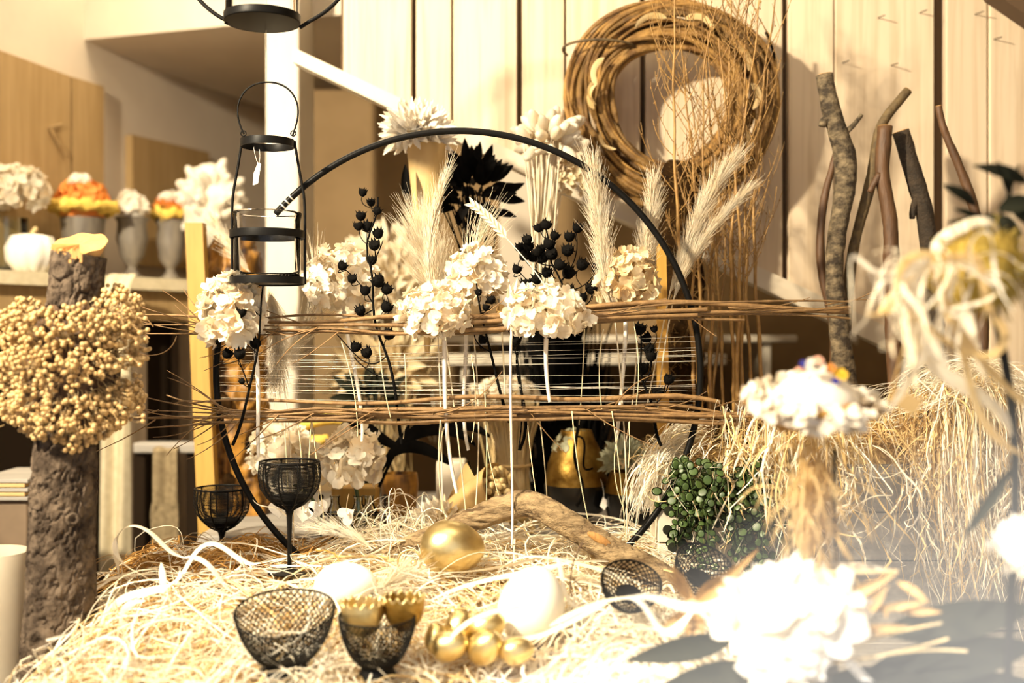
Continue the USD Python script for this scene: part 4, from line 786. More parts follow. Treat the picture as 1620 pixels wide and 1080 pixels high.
egg('egg', 'white egg half sunk in the straw behind the round mesh bowl', P(546, 926, 1.60), .033, 1.32, (1, .1, .12), 'egg_white')
for u, v, r, ax, lb in ((726, 985, 26, (.3, .3, .9), 'small golden egg at the back of the little clutch'), (770, 984, 27, (.9, .1, .4), 'small golden egg of the clutch lying beside the white egg'), (712, 1014, 27, (.8, -.3, .3), 'small golden egg at the front left of the clutch'),
                        (768, 1016, 29, (.5, -.5, .6), 'small golden egg at the front of the clutch, the largest'), (818, 1022, 24, (1, 0, .2), 'small golden egg mostly covered by straw below the white egg'), (690, 1002, 21, (0, .3, 1), 'small golden egg touching the zigzag eggshell')):
    dd = 1.43 - (v - 1000) * .0012; egg('egg', lb, P(u, v + 7, dd), r * .92 * dd / F, 1.25, ax, 'gold')
t = thing('gold_trinket', 'small golden ring with beads in front of the driftwood branch', 'ring ornament', at=P(650, 895, 1.66))
obj('ring', ring_tube(circle(P(648, 888, 1.66), .017, 40, 'y'), .0018, 8), M['gold'], t)
for u, v, r in ((645, 885, 5), (655, 890, 5), (640, 893, 4.5)): obj('bead', sphere(P(u, v, 1.655), r * .001, 2), M['gold'], t)
for k, (q, w, lb) in enumerate((([(560, 960), (600, 935), (640, 905)], 40, 'white fluffy feather on the straw beside the zigzag eggshells'), ([(800, 925), (870, 912), (940, 925)], 16, 'white fluffy feather on the straw below the bent branch'), ([(590, 870), (560, 850), (520, 840)], 16, 'pale thready tuft at the left end of the driftwood'))):
    plume('feather', lb, q, 1.60 + .04 * k, w, 300, 80 + k, m='raffia_white', L=.05, cat='feather')
t = thing('dark_twig', 'thin dark forked twig standing in the white straw below the driftwood', 'twig', at=P(905, 950, 1.5))
obj('stem', tube(PP([(905, 945), (903, 910), (910, 880), (922, 858)], 1.5, 16), .0010, 6), M['twig_dark'], t); obj('fork', tube(PP([(906, 915), (918, 926), (932, 938)], 1.5, 8), .0008, 6), M['twig_dark'], t)

# ------------------------------------------------------------------ planter crates, straw and greenery at right
def crate(label, u0, u1, vs, d, depth, m='grey_board'):
    a, b = P(u0, vs[0], d), P(u1, vs[0], d); s = d / F; t = thing('planter_crate', label, 'wooden crate', at=((a[0] + b[0]) / 2, d + depth / 2, PZ))
    for v0, v1 in zip(vs[:-1], vs[1:]):
        z0, z1 = P(0, v1, d)[2], P(0, v0, d)[2]; z0 = max(z0, PZ + .001)
        if z1 > z0 + .004:
            obj('plank', box((a[0], d, z0 + .0018), (b[0], d + .014, z1), .0015), M[m], t, smooth=False)
            for x0 in (a[0], b[0] - .014): obj('plank', box((x0, d + .015, z0 + .0018), (x0 + .014, d + depth, z1), .0015), M[m], t, smooth=False)
    obj('bottom', box((a[0] + .015, d + .015, PZ + .005), (b[0] - .015, d + depth, PZ + .02)), M[m], t, smooth=False)
crate('small pale wooden crate holding the trailing green plant', 1041, 1192, [778, 860, 938, 1012], 1.80, .11, 'white_paint')
crate('long grey plank crate holding the cut branches and straw', 1197, 1700, [735, 811, 888, 964, 1012], 1.84, .11, 'grey_board')
rng = np.random.default_rng(77)
SH = lambda x, y: ZC - .198 + .018 * np.exp(-((np.asarray(x) - .62) / .16) ** 2) + .025 * np.sin(np.asarray(x) * 14) + 0 * np.asarray(y)
t = thing('straw_fill', 'cream straw heaped on top of the long grey crate', 'straw', at=(.55, 1.92, ZC - .25), kind='stuff')
obj('under_layer', grid(.30, 1.02, 1.86, 2.0, lambda x, y: SH(x, y) - .012, 30, 8, .06), M['raffia_cream'], t)
obj('strands', ribbons(lying(1300, (.28, 1.04, 1.84, 2.0), SH, rng, loft=.05, L=(.08, .26), curl=.035), rng.uniform(.001, .0028, 1300), rng), M['raffia_cream'], t, kind='stuff')
def fringe(name, label, n, roots, dirf, L, w, ms, seed, grav=1.0, wig=.015, m=16):
    rng = np.random.default_rng(seed); r0 = np.asarray(roots, float); k = rng.uniform(0, len(r0) - 1.001, n); i = k.astype(int); rt = r0[i] + (r0[i + 1] - r0[i]) * (k - i)[:, None] + rng.normal(0, .010, (n, 3))
    t = thing(name, label, 'raffia straw', at=r0.mean(0), kind='stuff'); p = drape(rt, dirf(rng, n), rng.uniform(*L, n), rng, grav, m, wig); h = np.arange(n) % len(ms)
    for j, mm in enumerate(ms): obj('strands', ribbons(p[h == j], rng.uniform(*w, (h == j).sum()), rng), M[mm], t, kind='stuff')
    return t
fringe('raffia_bundle', 'thick white raffia tuft spilling left beside the trailing plant', 300, [P(1070, 735, 1.84), P(1105, 700, 1.86), P(1120, 672, 1.88)], lambda r, n: np.stack([r.normal(-1.0, .3, n), r.normal(-.25, .15, n), r.normal(.28, .25, n)], 1), (.08, .17), (.0012, .003), ['raffia_white', 'raffia_white'], 81, .9, .008)
def hang(name, label, n, roots, L, w, ms, seed, sx=.12, wig=.02, fwd=.05, kink=.006):
    """Strands lying over an edge and falling nearly straight, some curling."""
    rng = np.random.default_rng(seed); r0 = np.asarray(roots, float); k = rng.uniform(0, len(r0) - 1.001, n); i = k.astype(int); rt = r0[i] + (r0[i + 1] - r0[i]) * (k - i)[:, None] + rng.normal(0, .012, (n, 3))
    m = 20; g = np.linspace(0, 1, m); ln = rng.uniform(*L, n) * rng.choice([1, 1, .7], n); p = np.zeros((n, m, 3)); f = np.abs(rng.normal(fwd, fwd * .5, n)); hop = rng.uniform(.0, .045, n)
    p[..., 0] = rng.normal(0, sx, n)[:, None] * ln[:, None] * g + rng.normal(0, .035, n)[:, None] * np.sin(np.pi * g * .9); p[..., 1] = -f[:, None] * (1 - np.exp(-3.5 * g)); p[..., 2] = hop[:, None] * np.sin(np.pi * np.minimum(1, g * 3)) - ln[:, None] * np.clip(g - .10, 0, 1) ** 1.15
    p += rt[:, None] + wavy(n, m, rng, wig * rng.uniform(.15, 1, n) ** 2) * g[None, :, None] + rng.normal(0, kink, (n, m, 3)) * (rng.random((n, 1, 1)) < .35) * g[None, :, None]
    p[..., 2] = np.maximum(p[..., 2], PZ + .004)
    t = thing(name, label, 'raffia straw', at=r0.mean(0), kind='stuff'); h = np.arange(n) % len(ms)
    for j, mm in enumerate(ms): obj('strands', ribbons(p[h == j], rng.uniform(*w, (h == j).sum()), rng), M[mm], t, kind='stuff')
hang('raffia_bundle', 'long loose raffia strands hanging from the glass vase down the crate', 130, [P(1190, 672, 1.78), P(1240, 690, 1.74), P(1310, 690, 1.74), P(1362, 706, 1.78)], (.10, .24), (.0012, .0042), ['raffia_white', 'raffia_cream', 'raffia_white'], 82, .25, .05)
hang('raffia_bundle', 'dense blond straw fringe falling over the grey crate at right', 520, [P(1492, 690, 1.82), P(1500, 640, 1.82), P(1545, 630, 1.82), P(1600, 650, 1.82), P(1670, 660, 1.82)], (.18, .36), (.001, .0028), ['raffia_cream', 'raffia_white', 'raffia_white'], 83, .06, .018, .06)
hang('raffia_bundle', 'curled straw wisps over the grey crate left of the blond fringe', 110, [P(1425, 690, 1.84), P(1450, 650, 1.84), P(1490, 640, 1.84)], (.05, .20), (.001, .003), ['raffia_cream', 'raffia_cream'], 85, .25, .06)
hang('raffia_bundle', 'thin curly raffia wisps over the left end of the crate', 70, [P(1130, 690, 1.80), P(1170, 670, 1.80), P(1200, 680, 1.80)], (.08, .24), (.001, .003), ['raffia_cream', 'raffia_white'], 84, .3, .05)
rng = np.random.default_rng(86); t = thing('straw_mound', 'loose straw mound on top of the right end of the crate', 'straw', at=P(1530, 660, 1.9), kind='stuff'); MH = lambda x, y: ZC - .135 + .065 * np.exp(-((np.asarray(x) - .74) / .10) ** 2) + 0 * np.asarray(y)
obj('strands', ribbons(lying(520, (.64, .98, 1.78, 1.95), MH, rng, loft=.05, L=(.06, .2), curl=.05), rng.uniform(.001, .0026, 520), rng), M['raffia_white'], t, kind='stuff')
# trailing button-leaf plant
rng = np.random.default_rng(90); t = thing('trailing_plant', 'green trailing plant with round leaves spilling over the pale crate', 'plant', at=P(1120, 778, 1.82))
st = MB(); nl = 0
for k in range(46):
    a = P(rng.uniform(1062, 1200), rng.uniform(735, 775), rng.uniform(1.76, 1.86)); sp = rng.uniform(.04, .15); e = a + np.array([rng.normal(0, .035), -rng.uniform(.01, .06), -sp]); m_ = (a + e) / 2 + np.array([rng.normal(0, .012), -.03, .035])
    b = spl([a, m_, e], 16); st.add(tube(b, .0006, 4))
    for j in range(2, 16, 2):
        for sd in (-1, 1):
            nrm = unit(np.array([rng.normal(0, .5), -1.0, rng.uniform(-.1, 1.0)])); r = rng.uniform(.0052, .0092); sv = unit(np.cross(nrm, [0, 0, 1.])); c = b[j] + sd * sv * r * 1.1 + rng.normal(0, .002, 3)
            v, f = lathe([(0, .0006), (r * .6, .0007), (r, 0), (0, -.0006)], 10); ob = (v * [1, .9, 1] @ rot_to(nrm).T + c, f)
            if nl < 290: obj('leaf', ob, M['green_leaf'], t); nl += 1
            else: st.add(ob)
obj('vines', st, M['green_leaf'], t, kind='stuff')
t = thing('trailing_shoot', 'thin dangling shoot with paired dark round leaves before the pale crate', 'plant shoot', at=P(1072, 775, 1.775))
b = PP([(1078, 775), (1072, 810), (1074, 850), (1070, 885)], 1.775, 20); obj('vine', tube(b, .0006, 5), M['dark_leaf'], t)
for u, v in ((1058, 808), (1078, 811), (1056, 838), (1082, 843), (1064, 866), (1084, 870), (1062, 845)): obj('leaf', lathe([(0, -.0006), (.0078, 0), (.0078, .0006), (0, .0012)], 16, P(u, v, 1.772), up=(.1, -1, .2)), M['dark_leaf'], t)

# ------------------------------------------------------------------ flower dome on a glass vase
d = 1.24; s = d / F; c = P(1283, 645, d); rng = np.random.default_rng(95)
t = thing('flower_dome', 'shallow white dome ringed with white petals and topped by tiny coloured flowers', 'flower dome', at=c)
obj('dome', lathe([(0, 58 * s), (20 * s, 57 * s), (42 * s, 48 * s), (60 * s, 32 * s), (70 * s, 14 * s), (74 * s, 0 * s), (60 * s, -8 * s), (0, -10 * s)], 48, c + (.004, 0, 0)), M['egg_white'], t)
for k in range(230):
    a = rng.uniform(0, 6.28); rr = rng.uniform(64, 112) * s; zz = rng.uniform(-22, 26) * s * (1 - (rr / (124 * s)) ** 4) + 20 * s * np.sin(a) + 6 * s; q = c + np.array([rr * np.cos(a), rr * np.sin(a), zz])
    nn = unit(np.array([np.cos(a) * .7, np.sin(a) * .7, rng.uniform(.2, 1.1)]) + rng.normal(0, .25, 3)); v, f = petal(20 * s, 22 * s, .3, .15); obj('petal', ((v - [8 * s, 0, 0]) @ rot_to(nn).T + q, f), M['shell'], t)
v_, f_ = lathe([(0, -30 * s), (60 * s, -26 * s), (98 * s, -8 * s), (100 * s, 0), (60 * s, 0), (0, 0)], 40, c); obj('twig_base', (v_ + .004 * rng.normal(0, 1, v_.shape), f_), M['jute'], t)
tp = c + (0, -.012, 60 * s)
def daisy(q, r, m, mc, n, par, nm='blossom'):
    mb = MB()
    for k in range(n):
        a = k * 6.283 / n; v, f = petal(r, r * .8, .1, .05); ca, sa = np.cos(a), np.sin(a); mb.add((v @ np.array([[ca, sa, 0], [-sa, ca, 0], [0, 0, 1]]) @ rot_to((0, -.8, .6)).T + q, f))
    b = obj(nm, mb, M[m], par); obj('centre', sphere(q + (0, -.001, .001), r * .28, 1), M[mc], b)
daisy(tp + (-.004, -.020, .004), 17 * s, 'petal_white', 'grey_pot', 9, t, 'daisy')
for du, dv, r, m in ((10, -30, 13, 'lime'), (34, -6, 12, 'yellow'), (18, 4, 9, 'orange'), (-22, 10, 8, 'blue'), (24, -16, 7, 'blue'), (0, 16, 8, 'pink'), (-30, 0, 7, 'pink')):
    daisy(tp + (du * s, -.018 - .006 * (dv < -10), dv * s), r * s, m, m, 6, t)
t = thing('glass_vase', 'clear glass cylinder vase with raffia inside under the white flower dome', 'vase', at=P(1285, 905, d + .03)); c2 = P(1285, 905, d + .03)
obj('glass', lathe([(0, 0), (38 * s, 0), (39 * s, .002), (39 * s, 200 * s), (37.5 * s, 200 * s), (37.5 * s, .006), (0, .006)], 40, c2), M['glass'], t)
n = 240; a = rng.uniform(0, 6.28, n); r = 33 * s * np.sqrt(rng.random(n)); rt = np.stack([c2[0] + r * np.cos(a), c2[1] + r * np.sin(a), c2[2] + rng.uniform(.05, .135, n)], 1)
obj('raffia_filling', ribbons(drape(rt, rng.normal(0, 1, (n, 3)) * [.3, .3, 1], rng.uniform(.04, .10, n), rng, .6, 10, .008), np.full(n, .0022), rng), M['raffia_cream'], t, kind='stuff')
vp = c2 - (0, 0, .0); obj('pedestal', lathe([(0, PZ - c2[2]), (.05, PZ - c2[2]), (.05, PZ - c2[2] + .01), (.028, PZ - c2[2] + .03), (.028, -.012), (.034, -.001), (0, -.001)], 36, c2), M['grey_pot'], t, label='dark round foot under the glass')
c = P(1283, 689, d)
# ------------------------------------------------------------------ moss nest with raffia ribbons, near right
d = 1.16; s = d / F; c = P(1552, 430, d); rng = np.random.default_rng(97)
t = thing('moss_nest', 'round yellow moss nest on a thin black stem at far right', 'moss nest', at=P(1590, 1080, d))
v_, f_ = sphere((0, 0, 0), 1, 4, (66 * s, 66 * s, 58 * s)); v_ = v_ * (1 + .22 * fb(v_, 70, 4)[:, None]) + c; obj('moss_ball', (v_, f_), M['moss'], t)
n = 700; q = fib(n); p0 = c + q * [64 * s, 64 * s, 56 * s]; g = np.linspace(0, 1, 5)[None, :, None]; obj('moss_tufts', tubes(p0[:, None] + unit(q + rng.normal(0, .8, q.shape))[:, None] * .012 * g + rng.normal(0, 1, (n, 1, 3)) * .006 * g ** 2, np.full(n, .0006)), M['moss'], t, kind='stuff')
obj('stem', tube(PP([(1572, 480), (1588, 560), (1600, 640), (1606, 760), (1600, 1200)], d + .01, 30), .0045, 10), M['black_metal'], t)
v_, f_ = lathe([(0, -.006), (.0045, 0), (0, .006)], 8, P(1612, 432, d - .05)); obj('gem', (v_, f_), M['glass_bottle'], t, label='small clear gem drop')
RIB = [[(1372, 497), (1420, 470), (1432, 415), (1455, 402), (1500, 408), (1540, 405), (1556, 440), (1566, 490), (1590, 530), (1580, 555), (1540, 560), (1430, 470)], [(1440, 405), (1420, 440), (1425, 510), (1440, 570), (1420, 600)], [(1470, 410), (1452, 470), (1470, 540), (1500, 580)], [(1460, 400), (1490, 460), (1520, 540), (1545, 640), (1620, 720)],
       [(1520, 410), (1500, 470), (1480, 520), (1440, 600), (1405, 650)], [(1582, 395), (1600, 430), (1640, 480)], [(1480, 470), (1530, 540), (1580, 600), (1640, 650)], [(1430, 480), (1440, 540), (1450, 620)], [(1460, 500), (1480, 580), (1540, 620), (1600, 690)], [(1390, 490), (1440, 500), (1480, 560)], [(1450, 420), (1500, 440), (1530, 500), (1560, 600)], [(1580, 380), (1560, 350), (1520, 360), (1490, 380), (1480, 410)], [(1445, 440), (1410, 470), (1390, 500)]]
rb = thing('raffia_bow', 'loose bow of cream raffia ribbons hanging from the moss nest', 'raffia ribbon', at=c - (.05, .05, 0))
for k, q in enumerate(RIB): obj('ribbon', ribbons(PP(q, d - .06 + .006 * k, 50)[None], [.0085 + .003 * (k % 3)], rng, twist=.8, flat=(0, -1, .3), fold=.15), M['raffia_white' if k % 3 else 'raffia_cream'], rb)
n = 34; rt = np.stack([P(u, v, d - .05) for u, v in zip(rng.uniform(1415, 1540, n), rng.uniform(400, 450, n))]); obj('fine_strands', ribbons(drape(rt, np.stack([rng.normal(-.3, .7, n), rng.normal(-.3, .3, n), rng.normal(.1, .4, n)], 1), rng.uniform(.06, .17, n), rng, 1.0, 14, .035), rng.uniform(.0012, .005, n), rng), M['raffia_white'], rb, kind='stuff')
t = thing('kraft_tag', 'blank brown paper tag hanging from the raffia bow', 'tag', at=P(1432, 620, 1.14)); obj('card', hull([P(u, v, 1.14) + (0, o, 0) for u, v in ((1418, 612), (1462, 634), (1446, 658), (1404, 634)) for o in (0, .0008)]), M['paper'], t, smooth=False)
obj('string', tube(PP([(1410, 625), (1418, 590), (1427, 560), (1440, 500)], 1.138, 12), .0008, 5), M['raffia_cream'], t)
t = thing('dark_leaf_spray', 'spray of pointed dark leaves above the moss nest at the upper right', 'leafy spray', at=P(1572, 380, 1.2))
obj('stem', tube(PP([(1572, 400), (1580, 350), (1598, 300), (1612, 262)], 1.2, 14), .0016, 6), M['dark_leaf'], t)
for q0, q1, w in (((1625, 288), (1540, 262), 24), ((1545, 325), (1490, 292), 20), ((1598, 310), (1578, 255), 16), ((1560, 352), (1510, 330), 14), ((1560, 350), (1500, 352), 12), ((1580, 330), (1640, 318), 30), ((1560, 350), (1618, 372), 34), ((1575, 350), (1610, 400), 30), ((1560, 340), (1590, 380), 34), ((1600, 320), (1640, 360), 36), ((1565, 345), (1545, 385), 26)): obj('leaf', leaf(P(*q0, 1.2), P(*q1, 1.19), w * 1.2 / F, .2, .06), M['dark_leaf'], t)

# ------------------------------------------------------------------ front right: blossoms and dry leaves near the glass
hydrangea('blossom_head', (1252, 962, 1.14), 92, 62, 'large white blossom head with broad petals in the near right corner', None, [(1265, 1010), (1258, 1060), (1262, 1330)], nfl=46, size=.021, seed=15, m='petal_white', stem_m='green_leaf', cat='flower')
hydrangea('blossom_head', (1225, 1046, 1.10), 44, 24, 'small drooping white blossom cluster below the large near blossom head', None, [(1235, 1060), (1245, 1100), (1250, 1400)], nfl=22, size=.019, seed=16, m='petal_white', stem_m='green_leaf', cat='flower')
hydrangea('blossom_head', (1628, 862, 1.06), 34, 34, 'white blossom cut off by the right edge of the picture', None, [(1630, 890), (1640, 1000), (1650, 1350)], nfl=24, size=.016, seed=17, m='petal_white', stem_m='green_leaf', cat='flower')
t = thing('husk_bow', 'fan of tan dry husk leaves spreading from a knot at the near right', 'dry leaf bundle', at=P(1098, 962, 1.28)); kb = P(1098, 958, 1.28)
for u, v, w in ((1062, 892, 11), (1052, 902, 7), (1078, 908, 8), (1186, 882, 15), (1200, 868, 10), (1150, 905, 18), (1215, 905, 14), (1060, 990, 14), (1072, 1002, 12), (1086, 1006, 12), (1098, 1010, 14), (1112, 1004, 12), (1040, 1000, 10), (1160, 985, 20), (1180, 960, 18)):
    obj('leaf', leaf(kb, P(u, v, 1.27), w * 1.28 / F * 1.5, .25, .10 * (1 if u > 1098 else -1)), M['tan_leaf'], t)
obj('knot', sphere(kb, .009, 2, (1.3, 1, .9)), M['cream_leaf'], t)
t = thing('raffia_band', 'wide white raffia ribbon running across the tan husk leaves', 'raffia ribbon', at=kb)
for q, w in (([(1000, 945), (1050, 950), (1098, 962), (1200, 920), (1350, 896), (1420, 905)], .010), ([(1098, 962), (1040, 990), (1010, 950), (990, 945)], .009), ([(1098, 962), (1125, 985), (1138, 1030), (1140, 1085)], .009), ([(1160, 915), (1240, 905), (1300, 900)], .007), ([(1285, 905), (1297, 900), (1298, 930)], .008)): obj('ribbon', ribbons(PP(q, 1.255, 40)[None], [w], rng, twist=.4, flat=(0, -.8, .6), fold=.15), M['raffia_white'], t)
t = thing('dry_leaf_spray', 'pale tan curled dry leaves on stems right of the large near blossom head', 'dry leaf spray', at=P(1340, 1000, 1.2))
for q0, q1, w in (((1300, 960), (1420, 905), 20), ((1340, 950), (1415, 900), 15), ((1350, 975), (1405, 925), 24), ((1380, 965), (1470, 950), 12), ((1420, 920), (1470, 955), 14), ((1320, 935), (1355, 968), 22), ((1420, 965), (1490, 968), 14), ((1330, 1000), (1440, 990), 16), ((1395, 955), (1402, 978), 9)): obj('leaf', leaf(P(*q0, 1.2), P(*q1, 1.18), w * 1.2 / F, .3, .12), M['tan_leaf'], t)
for q in ([(1290, 1040), (1380, 1010), (1490, 985)], [(1300, 1050), (1400, 1035), (1500, 1010)], [(1280, 905), (1350, 905), (1420, 903)], [(1380, 1040), (1440, 1030), (1530, 1030)]): obj('stem', tube(PP(q, 1.19, 14), .0014, 6), M['straw'], t)
t = thing('dark_leaf_fan', 'broad dark leaves lying low in the near right corner', 'leafy spray', at=P(1300, 1100, 1.25))
for q0, q1, w in (((1160, 1010), (990, 1045), 40), ((1180, 1050), (1010, 1110), 46), ((1400, 1000), (1640, 960), 60), ((1380, 1060), (1640, 1020), 70), ((1300, 1080), (1500, 1090), 60), ((1100, 1090), (1260, 1040), 50), ((1440, 1100), (1640, 1080), 60)): obj('leaf', leaf(P(*q0, 1.25), P(*q1, 1.22), w * 1.25 / F, .15, .08), M['dark_leaf'], t)
t = thing('dark_leaf', 'single blurred dark blade leaning before the straw fringe at right', 'leaf', at=P(1525, 850, 1.1)); obj('blade', leaf(P(1600, 740, 1.1), P(1522, 852, 1.1), 20 * 1.1 / F, .2, .05), M['dark_leaf'], t)
t = thing('paper_tag', 'small pale folded paper tag in the near right corner', 'tag', at=P(1350, 1060, 1.15)); obj('card', hull([P(u, v, 1.15) + (0, o, 0) for u, v in ((1332, 1046), (1350, 1044), (1382, 1078), (1360, 1076)) for o in (0, .0008)]), M['tag_paper'], t, smooth=False)
# ------------------------------------------------------------------ behind the hoop: flowers, cones and vases
def bouquet(name, label, c, rx, rz, n, mt, size, seed, cat='bouquet', kind='leaf', stems=None, stem_m='straw', parts=False):
    rng = np.random.default_rng(seed); t = thing(name, label, cat, at=c - (0, 0, rz)); mb = MB(); q = fib(n); q = unit(q + rng.normal(0, .15, q.shape))
    for k, e in enumerate(q):
        if e[2] < -.6: continue
        p0 = c + e * (rx, rx, rz) * rng.uniform(.45, .75); dr = unit(e + rng.normal(0, .3, 3) + (0, 0, .25))
        if kind == 'leaf': g = leaf(p0, p0 + dr * size * rng.uniform(.7, 1.3), size * rng.uniform(.28, .42), .25, rng.uniform(-.1, .15), 7)
        elif kind == 'tail':
            v, f = sphere((0, 0, 0), 1, 1, (size * .26, size * .26, size * .6)); g = (v @ rot_to(dr).T + p0 + dr * size * .4, f)
        else: g = floret(p0 + dr * size * .5, dr, size * .5, rng)
        if parts: obj(kind if kind != 'tail' else 'bunny_tail', g, M[mt], t)
        else: mb.add(g)
    if not parts: obj('blossoms', mb, M[mt], t, kind='stuff')
    if stems is not None:
        b, w0, w1 = stems; sm = []
        for k in range(40):
            e = c + rng.normal(0, 1, 3) * [rx * w1, rx * w1, rz * .2]; f0 = b + rng.normal(0, 1, 3) * [w0, w0, 0]; sm.append(spl([f0, f0 * .5 + e * .5 + rng.normal(0, w0, 3) * .3, e], 6))
        obj('stalks', tubes(np.array(sm), np.full(40, .0016)), M[stem_m], t, kind='stuff')
    return t
def vase(name, label, c, prof, mt, d, cat='vase', extra=None, liner=None):
    """prof: (radius px, v px) from the foot up."""
    s = d / F; t = thing(name, label, cat, at=P(c, prof[0][1], d)); x = P(c, 0, d); pr = [(0, ZC - (prof[0][1] - 540) * s)] + [(a * s, ZC - (b - 540) * s) for a, b in prof]
    inner = [((a - 2) * s, ZC - (b - 540) * s) for a, b in prof[::-1] if a > 6][:-1]; pr = pr + inner + [(0, inner[-1][1] + .004)]
    obj('body', lathe(pr, 36, (x[0], d, 0)), M[mt], t)
    if liner: a, b = liner; q = [(aa * s + .0012, ZC - (bb - 540) * s) for aa, bb in prof if a <= bb <= b]; obj('lower_glaze', lathe(q, 36, (x[0], d, 0)), M['black_gloss'], t, label='black lower half')
    return t
S2 = lambda u, v: P(u, v, 2.9)
bouquet('dried_bouquet', 'big cream bunch of dried flowers in a yellowish paper cone before the planks', P(660, 212, 2.05), .060, .046, 520, 'petal_white', .030, 101, kind='leaf')
d = 2.05; s = d / F; t = thing('paper_cone', 'tall yellowish paper cone holding the big cream dried bunch', 'paper cone', at=P(682, 520, d))
obj('cone', lathe([(4 * s, ZC - (560 - 540) * s), (12 * s, ZC + 110 * s), (33 * s, ZC + 310 * s), (32 * s, ZC + 310 * s), (11 * s, ZC + 112 * s), (0, ZC - 10 * s)], 28, (P(676, 0, d)[0], d, 0)), M['paper'], t)
bouquet('leafy_bouquet', 'black long-leaved dried bouquet behind the hoop beside the paper cone', P(750, 310, 2.12), .060, .075, 85, 'black_plant', .05, 102, cat='bouquet', stems=(P(770, 480, 2.12), .012, .4), stem_m='black_plant', parts=True)
t = thing('black_feather', 'curled black leaf beside the yellowish paper cone', 'leaf', at=P(642, 310, 2.0)); obj('blade', leaf(P(643, 318, 2.0), P(641, 260, 2.0), .016, .4), M['black_plant'], t)
bouquet('bunny_tail_bouquet', 'cream bunny tail grass bunch standing in front of the stair beam', P(868, 222, 2.08), .056, .048, 60, 'petal', .040, 103, kind='tail', stems=(P(856, 520, 2.08), .010, .35), stem_m='plume', parts=True)
for q0, q1 in (((845, 195), (812, 175)), ((838, 205), (795, 200)), ((850, 190), (846, 160)), ((842, 215), (828, 245)), ((880, 190), (884, 188))):
    b_ = 0
bouquet('dried_bouquet', 'cluster of pale papery seed pods beside the bunny tail grass', P(902, 285, 2.10), .040, .045, 120, 'cream_leaf', .014, 104, kind='floret')
bouquet('dried_bouquet', 'wide soft beige grass bunch deep behind the left hydrangeas', P(622, 450, 2.7), .13, .13, 420, 'plume', .06, 105, stems=(P(630, 700, 2.7), .03, .5), stem_m='plume')
bouquet('dried_bouquet', 'pale dried leaf bunch deep below the wide beige grass', P(610, 590, 2.6), .12, .07, 130, 'cream_leaf', .07, 106, stems=(P(610, 760, 2.6), .03, .4))
bouquet('dried_bouquet', 'cream button flower bunch behind the lower twig rail', P(800, 622, 2.35), .085, .034, 130, 'petal', .020, 107, kind='floret', stems=(P(800, 790, 2.35), .02, .4))
bouquet('leafy_bouquet', 'dark green leafy spray behind the left end of the lower twig rail', P(585, 628, 2.4), .06, .035, 40, 'dark_leaf', .05, 108, parts=True, stems=(P(590, 790, 2.4), .01, .3), stem_m='dark_leaf')
d = 2.45
for k, (u, v0, v1, r0, r1, lb) in enumerate(((885, 475, 850, 34, 44, 'tall black bundle of dried grass standing under the white shelf boards'), (920, 590, 850, 26, 20, 'shorter black bundle of dried grass right of the tall one'))):
    rng = np.random.default_rng(110 + k); s = d / F; n = 420; b = P(u, 835, d)[None] + rng.normal(0, 1, (n, 3)) * [.6 * r1 * s, .012, 0]; a = rng.normal(0, 1, n)
    e = P(u, v0, d)[None] + np.stack([a * r0 * s * .8, rng.normal(0, .02, n), rng.uniform(-.25, .03, n)], 1); g = np.linspace(0, 1, 6)[None, :, None]
    t = thing('black_grass_bundle', lb, 'dried grass bundle', at=P(u, 835, d)); obj('stalks', tubes(b[:, None] * (1 - g) + e[:, None] * g + rng.normal(0, .004, (n, 6, 3)), np.full(n, .0022)), M['black_plant'], t, kind='stuff')
    obj('tie', ring_tube(circle(P(u, 730, d), r1 * s * 1.15, 24), .004, 6), M['black_plant'], t)
d = 2.2; s = d / F; rng = np.random.default_rng(113); t = thing('straw_sheaf', 'sheaf of pale straw tied upright behind the driftwood', 'straw sheaf', at=P(812, 815, d)); n = 420
a = rng.uniform(0, 6.28, n); r = np.sqrt(rng.random(n)); b = P(815, 822, d) + np.stack([r * np.cos(a) * 30 * s, r * np.sin(a) * 30 * s, 0 * a], 1); e = P(812, 655, d) + np.stack([r * np.cos(a) * 42 * s, r * np.sin(a) * 40 * s, rng.uniform(-.02, .03, n)], 1)
g = np.linspace(0, 1, 6)[None, :, None]; pth = b[:, None] * (1 - g) + e[:, None] * g; mid = 1 - .35 * np.sin(np.pi * g); ctr = (P(815, 822, d) * (1 - g[0]) + P(812, 655, d) * g[0])[None]
obj('stalks', tubes((pth - ctr) * [1, 1, 1] * np.concatenate([mid, mid, np.ones_like(mid)], 2) + ctr, np.full(n, .0016)), M['straw'], t, kind='stuff'); obj('tie', ring_tube(circle(P(813, 735, d), 27 * s, 24), .003, 6), M['raffia_cream'], t)
# paper cone of nuts
d = 2.06; s = d / F; t = thing('nut_cone', 'paper cone lying on its side and spilling pale nuts behind the driftwood', 'paper cone', at=P(760, 820, d)); ax = unit(P(790, 775, d - .08) - P(660, 835, d + .03)); tip = P(664, 832, d + .03); Lc = np.linalg.norm(P(790, 770, d - .08) - tip)
obj('cone', lathe([(.002, 0), (42 * s, Lc), (41 * s, Lc), (.001, .01)], 30, tip, up=ax), M['paper'], t); mo = tip + ax * Lc
obj('wrap_flap', hull([tip + ax * Lc * .25, P(742, 728, d - .05), P(735, 735, d - .045), P(770, 800, d - .09), P(765, 800, d - .08)]), M['paper'], t)
rng = np.random.default_rng(120); nk = 0
for k in range(46):
    q = mo + rot_to(ax) @ np.array([*(rng.normal(0, .42, 2) * 38 * s), rng.uniform(-.02, .012)]); v, f = sphere((0, 0, 0), 1, 1, (.0058, .0058, .0075)); obj('nut', (v @ rot_to(rng.normal(0, 1, 3)).T + q, f), M['nut'], t)
